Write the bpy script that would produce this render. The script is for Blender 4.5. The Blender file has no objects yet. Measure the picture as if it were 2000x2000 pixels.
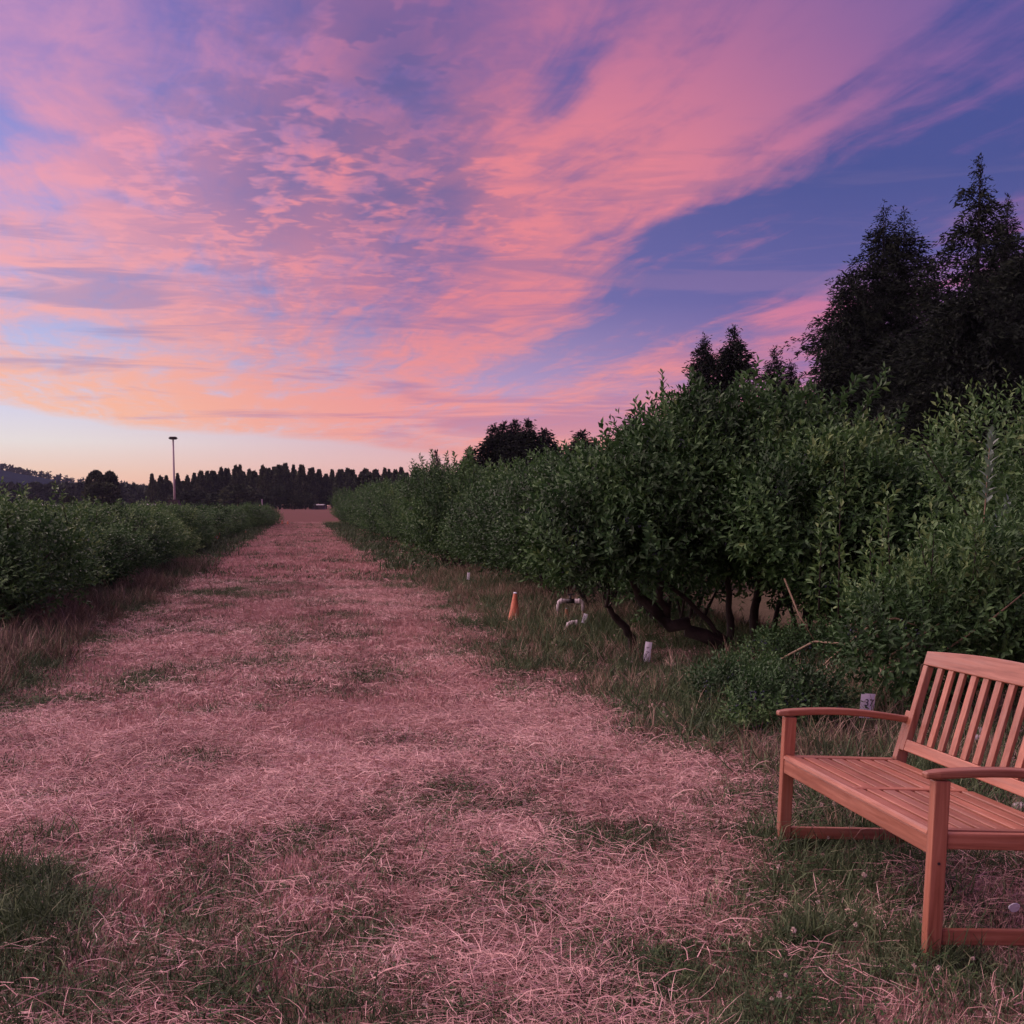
import bpy, math, random
import numpy as np
from mathutils import Vector, Matrix

random.seed(7)
RNG = np.random.default_rng(11)
S = bpy.context.scene
C = S.collection
rad = math.radians

# ------------------------------------------------------------------ camera
F = 2437.0            # focal length in photograph pixels (2000 wide)
PITCH = 0.0651
EYE = 1.5
CY = 986 + F * math.tan(PITCH)
cd = bpy.data.cameras.new('camera')
cd.sensor_width = 36.0
cd.lens = F / 2000 * 36.0
cd.shift_y = (CY - 1000) / 2000
cd.clip_start = 0.05
cd.clip_end = 9000
cam = bpy.data.objects.new('camera', cd)
C.objects.link(cam)
cam.location = (0, 0, EYE)
cam.rotation_euler = (rad(90) - PITCH, 0, 0)
S.camera = cam


def ray(px, py):
    x = (px - 1000) / F
    y = -(py - CY) / F
    c, s = math.cos(PITCH), math.sin(PITCH)
    return x, c + s * y, -s + c * y


def ground(px, py, z=0.0):
    """point of the level z seen at a place of the photograph"""
    d = ray(px, py)
    t = (z - EYE) / d[2]
    return d[0] * t, d[1] * t


def atdist(px, py, Y):
    d = ray(px, py)
    t = Y / d[1]
    return d[0] * t, Y, EYE + d[2] * t


def azel(px, py):
    x, y, z = ray(px, py)
    return math.atan2(x, y), math.atan2(z, math.hypot(x, y))


# ------------------------------------------------------------------ world
def lin(c):
    return tuple(((v / 255) / 12.92 if v / 255 <= 0.04045 else ((v / 255 + 0.055) / 1.055) ** 2.4) for v in c[:3]) + (1.0,)


world = bpy.data.worlds.new('World')
S.world = world
world.use_nodes = True
wt = world.node_tree
wt.nodes.clear()


class G:
    """short hand for building a node graph"""
    def __init__(s, tree):
        s.t = tree

    def n(s, typ, **kw):
        nd = s.t.nodes.new(typ)
        for k, v in kw.items():
            setattr(nd, k, v)
        return nd

    def put(s, sock, v):
        if hasattr(v, 'is_linked') or hasattr(v, 'links'):
            s.t.links.new(v, sock)
        else:
            sock.default_value = v

    def m(s, op, a, b=0.0, c=0.0, clamp=False):
        nd = s.n('ShaderNodeMath', operation=op, use_clamp=clamp)
        s.put(nd.inputs[0], a)
        s.put(nd.inputs[1], b)
        if op in ('MULTIPLY_ADD', 'SMOOTH_MIN', 'SMOOTH_MAX'):
            s.put(nd.inputs[2], c)
        return nd.outputs[0]

    def mr(s, v, a, b, c=0.0, d=1.0, smooth=True):
        nd = s.n('ShaderNodeMapRange', interpolation_type='SMOOTHSTEP' if smooth else 'LINEAR')
        for i, q in enumerate((v, a, b, c, d)):
            s.put(nd.inputs[i], q)
        return nd.outputs[0]

    def ramp(s, v, stops, interp='LINEAR'):
        nd = s.n('ShaderNodeValToRGB')
        cr = nd.color_ramp
        cr.interpolation = interp
        while len(cr.elements) > 1:
            cr.elements.remove(cr.elements[-1])
        for i, (p, c) in enumerate(stops):
            e = cr.elements[0] if i == 0 else cr.elements.new(p)
            e.position = p
            e.color = c if isinstance(c, tuple) else (c, c, c, 1)
        s.put(nd.inputs[0], v)
        return nd.outputs[0]

    def mix(s, f, a, b, mode='MIX'):
        nd = s.n('ShaderNodeMix', data_type='RGBA', blend_type=mode)
        s.put(nd.inputs[0], f)
        s.put(nd.inputs[6], a)
        s.put(nd.inputs[7], b)
        return nd.outputs[2]

    def noise(s, vec, scale, detail=6, rough=0.55, dist=0.0, dims='3D'):
        nd = s.n('ShaderNodeTexNoise', noise_dimensions=dims)
        s.put(nd.inputs['Vector'], vec)
        nd.inputs['Scale'].default_value = scale
        nd.inputs['Detail'].default_value = detail
        nd.inputs['Roughness'].default_value = rough
        nd.inputs['Distortion'].default_value = dist
        return nd.outputs[0]

    def xyz(s, x, y, z=0.0):
        nd = s.n('ShaderNodeCombineXYZ')
        s.put(nd.inputs[0], x)
        s.put(nd.inputs[1], y)
        s.put(nd.inputs[2], z)
        return nd.outputs[0]


g = G(wt)
tc = g.n('ShaderNodeTexCoord')
sep = g.n('ShaderNodeSeparateXYZ')
g.put(sep.inputs[0], tc.outputs['Generated'])
X, Y, Z = sep.outputs
h = g.m('SQRT', g.m('ADD', g.m('MULTIPLY', X, X), g.m('MULTIPLY', Y, Y)))
sa = g.m('DIVIDE', X, g.m('MAXIMUM', h, 1e-4))              # sine of the azimuth
AZ = g.m('ARCTAN2', X, Y)
EL = g.m('ARCTAN2', Z, h)
T = g.mr(sa, -0.40, 0.40, 0, 1, smooth=False)               # 0 towards the sunset, 1 away from it
EMAX = rad(50)
E01 = g.m('DIVIDE', EL, EMAX, clamp=True)


def ey(y):
    return ((986 - y) / F) / EMAX


def eramp(stops):
    return g.ramp(E01, [(max(0, ey(y)), lin(c)) for y, c in stops])


zc = g.m('ADD', g.m('MAXIMUM', Z, 0.0), 0.03)
z0 = rad(-14.5)
A = g.m('DIVIDE', g.m('ADD', g.m('MULTIPLY', X, math.sin(z0)), g.m('MULTIPLY', Y, math.cos(z0))), zc)
B = g.m('DIVIDE', g.m('SUBTRACT', g.m('MULTIPLY', X, math.cos(z0)), g.m('MULTIPLY', Y, math.sin(z0))), zc)

# clear sky behind the clouds
skyL = eramp([(986, (250, 182, 150)), (930, (248, 206, 178)), (870, (236, 226, 222)), (800, (214, 212, 236)), (640, (172, 176, 226)),
              (430, (158, 156, 220)), (200, (132, 124, 196)), (0, (118, 106, 180)), (-900, (96, 88, 160))])
skyC = eramp([(986, (240, 165, 150)), (900, (232, 180, 180)), (800, (190, 160, 200)), (600, (112, 106, 168)), (400, (96, 94, 158)),
              (200, (92, 92, 160)), (0, (92, 88, 156)), (-900, (86, 80, 150))])
skyR = eramp([(986, (214, 128, 152)), (820, (150, 112, 168)), (600, (98, 94, 158)), (400, (72, 80, 146)), (200, (66, 76, 146)),
              (0, (74, 80, 152)), (-900, (76, 74, 145))])
tA = g.mr(T, 0.0, 0.5, 0, 1)
tB = g.mr(T, 0.45, 0.85, 0, 1)
sky = g.mix(tB, g.mix(tA, skyL, skyC), skyR)

# lit undersides of the clouds
cL = eramp([(960, (255, 205, 165)), (800, (255, 188, 152)), (620, (246, 172, 172)), (340, (236, 156, 178)), (100, (196, 144, 190)),
            (-100, (190, 135, 180)), (-900, (205, 130, 160))])
cC = eramp([(960, (246, 168, 146)), (820, (243, 152, 146)), (600, (230, 132, 142)), (350, (236, 134, 142)), (180, (206, 120, 150)),
            (0, (168, 108, 156)), (-900, (190, 112, 150))])
cR = eramp([(960, (232, 128, 150)), (800, (216, 120, 152)), (600, (190, 112, 162)), (400, (166, 104, 160)), (150, (128, 96, 158)),
            (0, (120, 94, 158)), (-900, (150, 96, 150))])
cloud = g.mix(g.mr(T, 0.55, 0.95, 0, 1), g.mix(g.mr(T, 0.0, 0.45, 0, 1), cL, cC), cR)
# shaded undersides
dark = g.mix(g.mr(T, 0.0, 0.4, 0, 1), eramp([(900, (205, 160, 185)), (650, (150, 145, 190)), (400, (150, 130, 185)), (100, (120, 108, 170)), (-900, (105, 92, 150))]),
             eramp([(900, (190, 125, 160)), (650, (140, 112, 165)), (400, (112, 98, 150)), (100, (92, 88, 150)), (-900, (90, 80, 140))]))

# fields of noise on the cloud layer, stretched along its wind direction
vAB = g.xyz(g.m('MULTIPLY', A, 0.42), B)
warp = g.noise(vAB, 1.1, 3, 0.5)
warp2 = g.noise(g.xyz(g.m('ADD', g.m('MULTIPLY', A, 0.42), 7.3), B, 3.1), 1.1, 3, 0.5)
Aw = g.m('ADD', g.m('MULTIPLY', A, 0.40), g.m('MULTIPLY', g.m('SUBTRACT', warp, 0.5), 0.9))
Bw = g.m('ADD', B, g.m('MULTIPLY', g.m('SUBTRACT', warp2, 0.5), 0.9))
n_big = g.noise(g.xyz(Aw, Bw, 1.7), 0.9, 5, 0.55)
n_mid = g.noise(g.xyz(g.m('MULTIPLY', Aw, 0.8), Bw, 5.2), 3.0, 4, 0.62)
n_fine = g.noise(g.xyz(g.m('MULTIPLY', A, 0.75), B, 9.4), 9.0, 4, 0.62, 0.4)
n_wisp = g.noise(g.xyz(g.m('MULTIPLY', Aw, 0.32), g.m('MULTIPLY', Bw, 1.0), 2.2), 5.5, 5, 0.62, 0.3)

# the broad layout of the cloud deck across its wind direction
Bq = g.m('ADD', B, g.m('MULTIPLY', g.m('SUBTRACT', n_big, 0.5), 1.0))
Bq = g.m('ADD', Bq, g.m('MULTIPLY', g.m('SUBTRACT', n_mid, 0.5), 0.25))
prof = g.ramp(g.mr(Bq, -3, 9, 0, 1, smooth=False), [((b + 3) / 12, v) for b, v in
              [(-3, .62), (-1.6, .60), (-.9, .66), (-.62, .55), (-.45, .52), (-.1, .58), (.3, .60), (.6, .56), (.85, .54), (1.05, .70), (1.3, .70),
               (1.5, .58), (1.66, .38), (1.85, .16), (2.25, .14), (2.5, .40), (2.9, .60), (3.3, .48), (3.7, .50), (4.5, .72), (6, .74), (9, .70)]])
# far away towards the vanishing point the blue gap closes
close = g.mr(A, 6.4, 9.2, 0, 1)
prof = g.m('ADD', prof, g.m('MULTIPLY', close, g.m('MULTIPLY', g.m('SUBTRACT', 0.66, prof), 0.95)))


wv = g.n('ShaderNodeVectorMath', operation='ADD')
wn = g.n('ShaderNodeTexNoise')
g.put(wn.inputs['Vector'], vAB)
wn.inputs['Scale'].default_value = 2.2
wn.inputs['Detail'].default_value = 2
wvs = g.n('ShaderNodeVectorMath', operation='MULTIPLY_ADD')
g.put(wvs.inputs[0], wn.outputs['Color'])
wvs.inputs[1].default_value = (0.10, 0.07, 0)
wvs.inputs[2].default_value = (-0.05, -0.035, 0)
g.put(wv.inputs[0], g.xyz(AZ, EL, 0.0))
g.put(wv.inputs[1], wvs.outputs[0])


def blob(px, py, rx, ry, ang=0.0):
    """soft elliptical region of the sky, centre and radii as directions"""
    a, e = azel(px, py)
    mp = g.n('ShaderNodeMapping', vector_type='TEXTURE')
    g.put(mp.inputs[0], wv.outputs[0])
    mp.inputs[1].default_value = (a, e, 0)
    mp.inputs[2].default_value = (0, 0, rad(ang))
    mp.inputs[3].default_value = (rx / F, ry / F, 1)
    ln = g.n('ShaderNodeVectorMath', operation='LENGTH')
    g.put(ln.inputs[0], mp.outputs[0])
    return g.mr(ln.outputs['Value'], 1.0, 0.0, 0, 1)


dens = prof
for px, py, rx, ry, ang, amt in [
        (0, 225, 260, 75, -12, -.30), (60, 440, 200, 40, 0, -.12), (80, 655, 330, 36, -4, -.24), (420, 560, 330, 28, -4, -.16),
        (300, 395, 230, 30, -8, -.22), (420, 150, 260, 80, 5, -.12), (230, 430, 420, 90, 0, .22), (330, 620, 500, 60, 0, .18), (460, 560, 240, 90, 0, .22), (200, 90, 300, 90, 12, -.06), (100, 320, 420, 55, -4, .34),
        (250, 250, 200, 60, -10, .16), (120, 520, 330, 26, 0, .28), (560, 430, 300, 60, -5, .26), (1000, 430, 120, 220, 12, .30),
        (1130, 240, 240, 70, 30, .20), (1110, 170, 70, 230, -50, -.20), (780, 170, 130, 120, 0, -.20), (1560, 240, 200, 26, 22, .22),
        (1360, 190, 160, 50, 28, .14), (1830, 360, 420, 60, 14, -.10), (1650, 90, 420, 60, 24, .34), (1500, 210, 300, 40, 28, .22), (1850, 170, 260, 36, 20, .22), (1900, 440, 300, 40, 18, .22), (300, 470, 420, 90, 0, .20), (1250, 700, 260, 60, 8, .18), (1640, 590, 330, 60, 18, .26), (1400, 600, 260, 36, 16, .12), (1440, 660, 260, 26, 14, -.20),
        (1930, 40, 120, 90, 0, -.10), (700, 790, 500, 30, 3, .25), (300, 735, 460, 26, 2, .20), (1060, 620, 200, 120, 30, .12),
        (1350, 470, 330, 80, 33, -.22), (1520, 395, 640, 105, 22, -.30), (600, 620, 200, 20, 0, -.15), (980, 0, 200, 90, 0, -.05), (650, 340, 200, 120, 30, .10)]:
    dens = g.m('ADD', dens, g.m('MULTIPLY', blob(px, py, rx, ry, ang), amt))
dens = g.m('ADD', dens, g.m('MULTIPLY', g.m('SUBTRACT', n_big, 0.5), 0.55))
dens = g.m('ADD', dens, g.m('MULTIPLY', g.m('SUBTRACT', n_mid, 0.5), 0.62))
dens = g.m('ADD', dens, g.m('MULTIPLY', g.m('SUBTRACT', n_wisp, 0.5), 0.80))
dens = g.m('ADD', dens, g.m('MULTIPLY', g.m('SUBTRACT', n_fine, 0.5), 0.50))
cov = g.m('MULTIPLY', g.mr(dens, 0.16, 0.84, 0, 1), 0.96)

# mottled patch of small shaded cells in the middle of the deck
mot = g.m('MAXIMUM', blob(600, 300, 560, 430, 30), g.m('MAXIMUM', blob(800, 420, 380, 260, 10), blob(740, 120, 420, 330, 0)))
cells = g.m('ADD', g.m('MULTIPLY', g.noise(g.xyz(g.m('MULTIPLY', A, 0.9), B, 4.4), 13.0, 2, 0.6, 0.4), 0.42), g.m('MULTIPLY', g.noise(g.xyz(g.m('MULTIPLY', A, 0.8), B, 8.4), 4.5, 3, 0.6, 0.3), 0.58))
shade = g.m('MULTIPLY', g.mr(cells, 0.42, 0.56, 0, 1), g.m('MULTIPLY', mot, 1.0))
streak = g.mr(g.noise(g.xyz(g.m('MULTIPLY', AZ, 3.2), g.m('MULTIPLY', EL, 34), 1.0), 1.5, 4, 0.6, 0.6), 0.50, 0.66, 0, 1)
lowband = g.m('MULTIPLY', g.mr(EL, rad(19), rad(8.5), 0, 1), g.mr(EL, rad(1.8), rad(4.0), 0, 1))
shade = g.m('MAXIMUM', shade, g.m('MULTIPLY', streak, g.m('MULTIPLY', lowband, 0.75)))
top = g.m('MULTIPLY', g.mr(n_mid, 0.48, 0.64, 0, 1), g.m('MULTIPLY', blob(820, 150, 330, 260, 10), 0.9))
shade = g.m('MAXIMUM', shade, top)
shade = g.m('MULTIPLY', shade, 0.85, clamp=True)

# clear strip under the far edge of the deck, low in the west
edge = g.ramp(g.mr(AZ, rad(-40), rad(30), 0, 1, smooth=False),
              [((math.degrees(azel(px, py)[0]) + 40) / 70, math.degrees(azel(px, py)[1]) / 10) for px, py in
               [(-300, 770), (0, 790), (250, 838), (450, 850), (700, 872), (850, 893), (1000, 940)]] + [(0.85, 0.0)])
eh = g.m('ADD', g.m('MULTIPLY', edge, rad(10)), g.m('MULTIPLY', g.m('SUBTRACT', g.noise(g.xyz(g.m('MULTIPLY', AZ, 6), g.m('MULTIPLY', EL, 40), 0), 1.6, 5, 0.6), 0.5), 0.016))
over = g.mr(g.m('SUBTRACT', EL, eh), -0.0015, 0.006, 0, 1)
over = g.m('MAXIMUM', over, g.mr(Y, 0.0, -0.4, 0, 1))
cov = g.m('MULTIPLY', cov, over)
shade = g.m('MULTIPLY', shade, over)
col = g.mix(cov, sky, cloud)
col = g.mix(shade, col, dark)
below = g.mr(Z, -0.02, -0.12, 0, 1)
col = g.mix(below, col, (0.10, 0.07, 0.07, 1))
bg = g.n('ShaderNodeBackground')
g.put(bg.inputs[0], col)
bg.inputs[1].default_value = 0.97
SUN_AZ, SUN_EL = rad(-64), rad(36)
nish = g.n('ShaderNodeTexSky', sky_type='NISHITA')
nish.sun_disc = False
nish.sun_elevation = SUN_EL
nish.sun_rotation = SUN_AZ
bn = g.n('ShaderNodeBackground')
g.put(bn.inputs[0], nish.outputs[0])
bn.inputs[1].default_value = 0.004
add = g.n('ShaderNodeAddShader')
wt.links.new(bg.outputs[0], add.inputs[0])
wt.links.new(bn.outputs[0], add.inputs[1])
wo = g.n('ShaderNodeOutputWorld')
wt.links.new(add.outputs[0], wo.inputs[0])

# ------------------------------------------------------------------ sun: the last glow from the left
sl = bpy.data.lights.new('sun', 'SUN')
sl.energy = 5.0
sl.angle = rad(110)
sl.color = (1.0, 0.69, 0.71)
sun = bpy.data.objects.new('sun', sl)
C.objects.link(sun)
sun.location = (-20, 20, 30)
sd = Vector((math.sin(SUN_AZ) * math.cos(SUN_EL), math.cos(SUN_AZ) * math.cos(SUN_EL), math.sin(SUN_EL)))
sun.rotation_euler = (-sd).to_track_quat('-Z', 'Y').to_euler()

S.view_settings.view_transform = 'Standard'
S.view_settings.look = 'None'
S.view_settings.gamma = 1.0
S.view_settings.use_curve_mapping = False
S.view_settings.exposure = 0.0
S.cycles.max_bounces = 4
S.cycles.diffuse_bounces = 2
S.cycles.transparent_max_bounces = 8

# ------------------------------------------------------------------ helpers
def link(o, parent=None):
    C.objects.link(o)
    if parent is not None:
        o.parent = parent
    return o


def tag(o, label=None, cat=None, group=None, kind=None):
    if label:
        o['label'] = label
    if cat:
        o['category'] = cat
    if group:
        o['group'] = group
    if kind:
        o['kind'] = kind
    return o


def empty(name, loc=(0, 0, 0), rz=0.0):
    o = bpy.data.objects.new(name, None)
    o.empty_display_size = 0.2
    o.location = loc
    o.rotation_euler = (0, 0, rz)
    return link(o)


def npmesh(name, V, tris, mats=(), tint=None, smooth=False, quads=None):
    """fast mesh from arrays; tint is one number per corner-vertex"""
    me = bpy.data.meshes.new(name)
    V = np.asarray(V, dtype=np.float32)
    tris = np.asarray(tris, dtype=np.int32).reshape(-1, 3)
    me.vertices.add(len(V))
    me.vertices.foreach_set('co', V.ravel())
    nq = 0 if quads is None else len(quads)
    idx = tris.ravel()
    starts = np.arange(len(tris), dtype=np.int32) * 3
    if nq:
        q = np.asarray(quads, dtype=np.int32)
        starts = np.concatenate([starts, len(idx) + np.arange(nq, dtype=np.int32) * 4])
        idx = np.concatenate([idx, q.ravel()])
    me.loops.add(len(idx))
    me.loops.foreach_set('vertex_index', idx)
    me.polygons.add(len(starts))
    me.polygons.foreach_set('loop_start', starts)
    if smooth:
        me.polygons.foreach_set('use_smooth', np.ones(len(starts), dtype=bool))
    if tint is not None:
        a = me.attributes.new('tint', 'FLOAT', 'POINT')
        a.data.foreach_set('value', np.asarray(tint, dtype=np.float32))
    me.update(calc_edges=True)
    for m in mats:
        me.materials.append(m)
    return me


class MB:
    """collects boxes, tubes and lofts into one mesh"""
    def __init__(s):
        s.v, s.f = [], []

    def add(s, vs, fs):
        b = len(s.v)
        s.v += [tuple(v) for v in vs]
        s.f += [tuple(b + i for i in f) for f in fs]
        return s

    def box(s, x0, x1, y0, y1, z0, z1):
        v = [(x, y, z) for z in (z0, z1) for x, y in ((x0, y0), (x1, y0), (x1, y1), (x0, y1))]
        return s.add(v, [(0, 3, 2, 1), (4, 5, 6, 7), (0, 1, 5, 4), (1, 2, 6, 5), (2, 3, 7, 6), (3, 0, 4, 7)])

    def loft(s, rings, cap=True):
        n = len(rings[0])
        b = len(s.v)
        for r in rings:
            s.v += [tuple(p) for p in r]
        for k in range(len(rings) - 1):
            for i in range(n):
                j = (i + 1) % n
                s.f.append((b + k * n + i, b + k * n + j, b + (k + 1) * n + j, b + (k + 1) * n + i))
        if cap:
            s.f.append(tuple(b + i for i in reversed(range(n))))
            s.f.append(tuple(b + (len(rings) - 1) * n + i for i in range(n)))
        return s

    def tube(s, pts, radii, n=8):
        rings = []
        P = [Vector(p) for p in pts]
        ref = Vector((0.31, 0.2, 1)).normalized()
        for i, p in enumerate(P):
            d = (P[min(i + 1, len(P) - 1)] - P[max(i - 1, 0)]).normalized()
            if abs(d.dot(ref)) > 0.97:
                r0 = Vector((1, 0, 0))
            else:
                r0 = ref
            a = d.cross(r0).normalized()
            b = d.cross(a)
            r = radii[i] if hasattr(radii, '__len__') else radii
            rings.append([p + (a * math.cos(2 * math.pi * k / n) + b * math.sin(2 * math.pi * k / n)) * r for k in range(n)])
        return s.loft(rings)

    def mesh(s, name, mat, smooth=False, bevel=0.0):
        me = bpy.data.meshes.new(name)
        me.from_pydata(s.v, [], s.f)
        if smooth:
            for p in me.polygons:
                p.use_smooth = True
        me.materials.append(mat)
        me.update()
        return me

    def build(s, name, mat, parent=None, smooth=False, bevel=0.0):
        o = bpy.data.objects.new(name, s.mesh(name, mat, smooth))
        link(o, parent)
        if bevel:
            m = o.modifiers.new('bevel', 'BEVEL')
            m.width = bevel
            m.segments = 2
            m.limit_method = 'ANGLE'
            m.angle_limit = rad(50)
        return o


def vnoise(x, y, seed=0):
    """value noise on a lattice, 0..1"""
    xi, yi = np.floor(x).astype(np.int64), np.floor(y).astype(np.int64)
    fx, fy = x - xi, y - yi
    fx, fy = fx * fx * (3 - 2 * fx), fy * fy * (3 - 2 * fy)

    def hsh(a, b):
        n = (a * 374761393 + b * 668265263 + seed * 1442695041) & 0xffffffff
        n = ((n ^ (n >> 13)) * 1274126177) & 0xffffffff
        return ((n ^ (n >> 16)) & 0xffff) / 65535.0
    return (hsh(xi, yi) * (1 - fx) * (1 - fy) + hsh(xi + 1, yi) * fx * (1 - fy) + hsh(xi, yi + 1) * (1 - fx) * fy + hsh(xi + 1, yi + 1) * fx * fy)


def fbm(x, y, seed=0, octs=4):
    t, a, r = 0.0, 1.0, 0.0
    for k in range(octs):
        r = r + a * vnoise(x * 2 ** k + 17 * k, y * 2 ** k - 9 * k, seed + k)
        t += a
        a *= 0.55
    return r / t


# rows and path run along X = SL * Y + c
SL = math.tan(azel(585, 986)[0])
PATH_R, PATH_L = 1.95, -2.2
# bench frame (far front foot as origin; along the seat, towards the back, up)
BO = Vector((1.1425, 5.3316, 0.0))
BU = Vector((0.11443, -0.99343, 0.02776)).normalized()
BV = Vector((0.99343, 0.11443, -0.04862)).normalized()
BW = BU.cross(BV).normalized()
BV = BW.cross(BU).normalized()


def hgt(x, y):
    """ground height"""
    x = np.asarray(x, dtype=float)
    y = np.asarray(y, dtype=float)
    near = np.exp(-(y / 45.0) ** 2)
    z = (fbm(x * 0.6, y * 0.6, 3, 3) - 0.5) * 0.10 * near
    dx, dy = x - BO.x, y - BO.y
    u = dx * BU.x + dy * BU.y
    v = dx * BV.x + dy * BV.y
    w = np.exp(-((u - 0.75) / 1.15) ** 4 - ((v - 0.25) / 0.8) ** 4)
    plane = u * BU.z + v * BV.z
    z = z * (1 - w) + plane * w
    c = x - SL * y
    z = z + near * 0.06 * np.exp(-((c - 4.2) / 1.1) ** 2) + near * 0.05 * np.exp(-((c + 4.0) / 1.2) ** 2)
    return z


# ------------------------------------------------------------------ materials
def mat(name):
    m = bpy.data.materials.new(name)
    m.use_nodes = True
    return m, G(m.node_tree), m.node_tree.nodes['Principled BSDF']


def simple(name, col, rough=0.7, noise=0.0, scale=20.0, metal=0.0, bump=0.0):
    m, g, p = mat(name)
    p.inputs['Roughness'].default_value = rough
    p.inputs['Metallic'].default_value = metal
    if noise:
        tcn = g.n('ShaderNodeTexCoord')
        n = g.noise(tcn.outputs['Object'], scale, 5, 0.6)
        a = tuple(v * (1 - noise) for v in col) + (1,)
        b = tuple(min(1, v * (1 + noise)) for v in col) + (1,)
        g.put(p.inputs['Base Color'], g.ramp(n, [(0.3, a), (0.7, b)]))
        if bump:
            bp = g.n('ShaderNodeBump')
            bp.inputs['Strength'].default_value = bump
            bp.inputs['Distance'].default_value = 0.01
            g.put(bp.inputs['Height'], n)
            g.put(p.inputs['Normal'], bp.outputs[0])
    else:
        p.inputs['Base Color'].default_value = tuple(col) + (1,)
    return m


def leaf_mat(name, stops, rough=0.5, spec=0.5, trans=0.0, inst=False):
    m, g, p = mat(name)
    at = g.n('ShaderNodeAttribute', attribute_name='tint')
    v = at.outputs['Fac']
    if inst:
        ai = g.n('ShaderNodeAttribute', attribute_type='INSTANCER', attribute_name='shift')
        v = g.m('ADD', v, ai.outputs['Fac'], clamp=True)
    else:
        oi = g.n('ShaderNodeObjectInfo')
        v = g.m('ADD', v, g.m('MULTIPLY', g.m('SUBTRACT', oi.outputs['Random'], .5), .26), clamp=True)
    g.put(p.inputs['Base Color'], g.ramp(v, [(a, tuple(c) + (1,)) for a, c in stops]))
    p.inputs['Roughness'].default_value = rough
    p.inputs['Specular IOR Level'].default_value = spec
    if trans:
        out = m.node_tree.nodes['Material Output']
        tr = g.n('ShaderNodeBsdfTranslucent')
        g.put(tr.inputs[0], p.inputs['Base Color'].links[0].from_socket)
        mx = g.n('ShaderNodeMixShader')
        mx.inputs[0].default_value = trans
        m.node_tree.links.new(p.outputs[0], mx.inputs[1])
        m.node_tree.links.new(tr.outputs[0], mx.inputs[2])
        m.node_tree.links.new(mx.outputs[0], out.inputs[0])
    return m


M_leaf = leaf_mat('blueberry_leaf', [(0, (.016, .042, .014)), (.4, (.046, .118, .038)), (.75, (.092, .195, .060)), (1, (.18, .28, .095))], .55, .28, .15)
M_leaf_pale = leaf_mat('pale_leaf', [(0, (.06, .11, .075)), (.4, (.12, .20, .14)), (.75, (.16, .25, .18)), (1, (.22, .31, .22))], .5, .4, .15)
M_needle = leaf_mat('conifer_foliage', [(0, (.006, .010, .009)), (.5, (.013, .021, .015)), (1, (.028, .040, .025))], .85, .08)
M_fartree = leaf_mat('far_foliage', [(0, (.020, .030, .026)), (.5, (.045, .065, .040)), (1, (.12, .15, .075))], .9, .1)
M_hay = leaf_mat('hay_straw', [(0, (.21, .115, .098)), (.3, (.44, .255, .225)), (.65, (.65, .405, .360)), (1, (.80, .60, .53))], .6, .3, 0, True)
M_drytall = leaf_mat('tall_dry_grass', [(0, (.055, .045, .028)), (.4, (.25, .19, .125)), (.75, (.45, .34, .24)), (1, (.62, .50, .38))], .6, .3, 0, True)
M_green = leaf_mat('green_grass', [(0, (.035, .062, .028)), (.4, (.080, .130, .058)), (.75, (.15, .210, .095)), (1, (.33, .33, .20))], .65, .18, .1, True)
M_clover = leaf_mat('clover_leaf', [(0, (.014, .034, .012)), (.5, (.034, .075, .022)), (1, (.07, .12, .035))], .7, .12, 0, True)
M_petal = simple('clover_flower', (.62, .52, .45), .8)
M_bark = simple('dark_bark', (.022, .016, .014), .9, .5, 18, bump=.6)
M_cane = simple('tan_cane', (.20, .15, .09), .7, .35, 30)
M_berry = simple('blueberry', (.030, .040, .085), .5, .4, 40)
M_pvc = simple('white_pvc', (.56, .53, .53), .55, .28, 26)
M_valve = simple('dark_valve', (.02, .02, .022), .5)
M_orange = simple('orange_plastic', (.60, .21, .11), .6, .3, 22)
M_tag = simple('white_tag', (.82, .86, .92), .5, .06, 30)
M_ink = simple('dark_ink', (.02, .025, .06), .6)
M_stake = simple('weathered_stake', (.30, .23, .18), .8, .3, 30)
M_pole = simple('pale_pole', (.42, .38, .38), .6, .1, 3)
M_darkbox = simple('dark_metal', (.022, .018, .020), .7, .2, 4)
M_stone = simple('pale_stone', (.42, .38, .37), .8, .25, 12, bump=.5)

# ground: dry mown hay on brown earth, greener where the grass grows
M_ground, g, p = mat('dry_field_ground')
geo = g.n('ShaderNodeNewGeometry')
pos = geo.outputs['Position']
sp = g.n('ShaderNodeSeparateXYZ')
g.put(sp.inputs[0], pos)
cc = g.m('SUBTRACT', sp.outputs[0], g.m('MULTIPLY', sp.outputs[1], SL))
n1 = g.noise(pos, 0.55, 5, 0.6)
n2 = g.noise(pos, 3.2, 6, 0.65)
n3 = g.noise(pos, 26.0, 5, 0.7)
mp = g.n('ShaderNodeMapping')
g.put(mp.inputs[0], pos)
mp.inputs[3].default_value = (0.25, 1.6, 1)
n4 = g.noise(mp.outputs[0], 0.9, 5, 0.6)
hay0 = g.ramp(g.m('ADD', g.m('MULTIPLY', n3, 0.55), g.m('MULTIPLY', n2, 0.45)),
             [(.30, (.10, .060, .050, 1)), (.46, (.21, .125, .105, 1)), (.60, (.31, .19, .165, 1)), (.74, (.39, .25, .215, 1))])
hay = g.mix(g.mr(sp.outputs[1], 96, 112, 0, .9), hay0, (.135, .072, .068, 1))  # far ground darkened: paints in the shade among blades not scattered there
grn = g.ramp(n3, [(.3, (.035, .045, .022, 1)), (.7, (.12, .12, .06, 1))])
fg = g.mr(g.m('ADD', g.m('MULTIPLY', n1, .5), g.m('MULTIPLY', n4, .5)), .50, .62, 0, .55)
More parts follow.
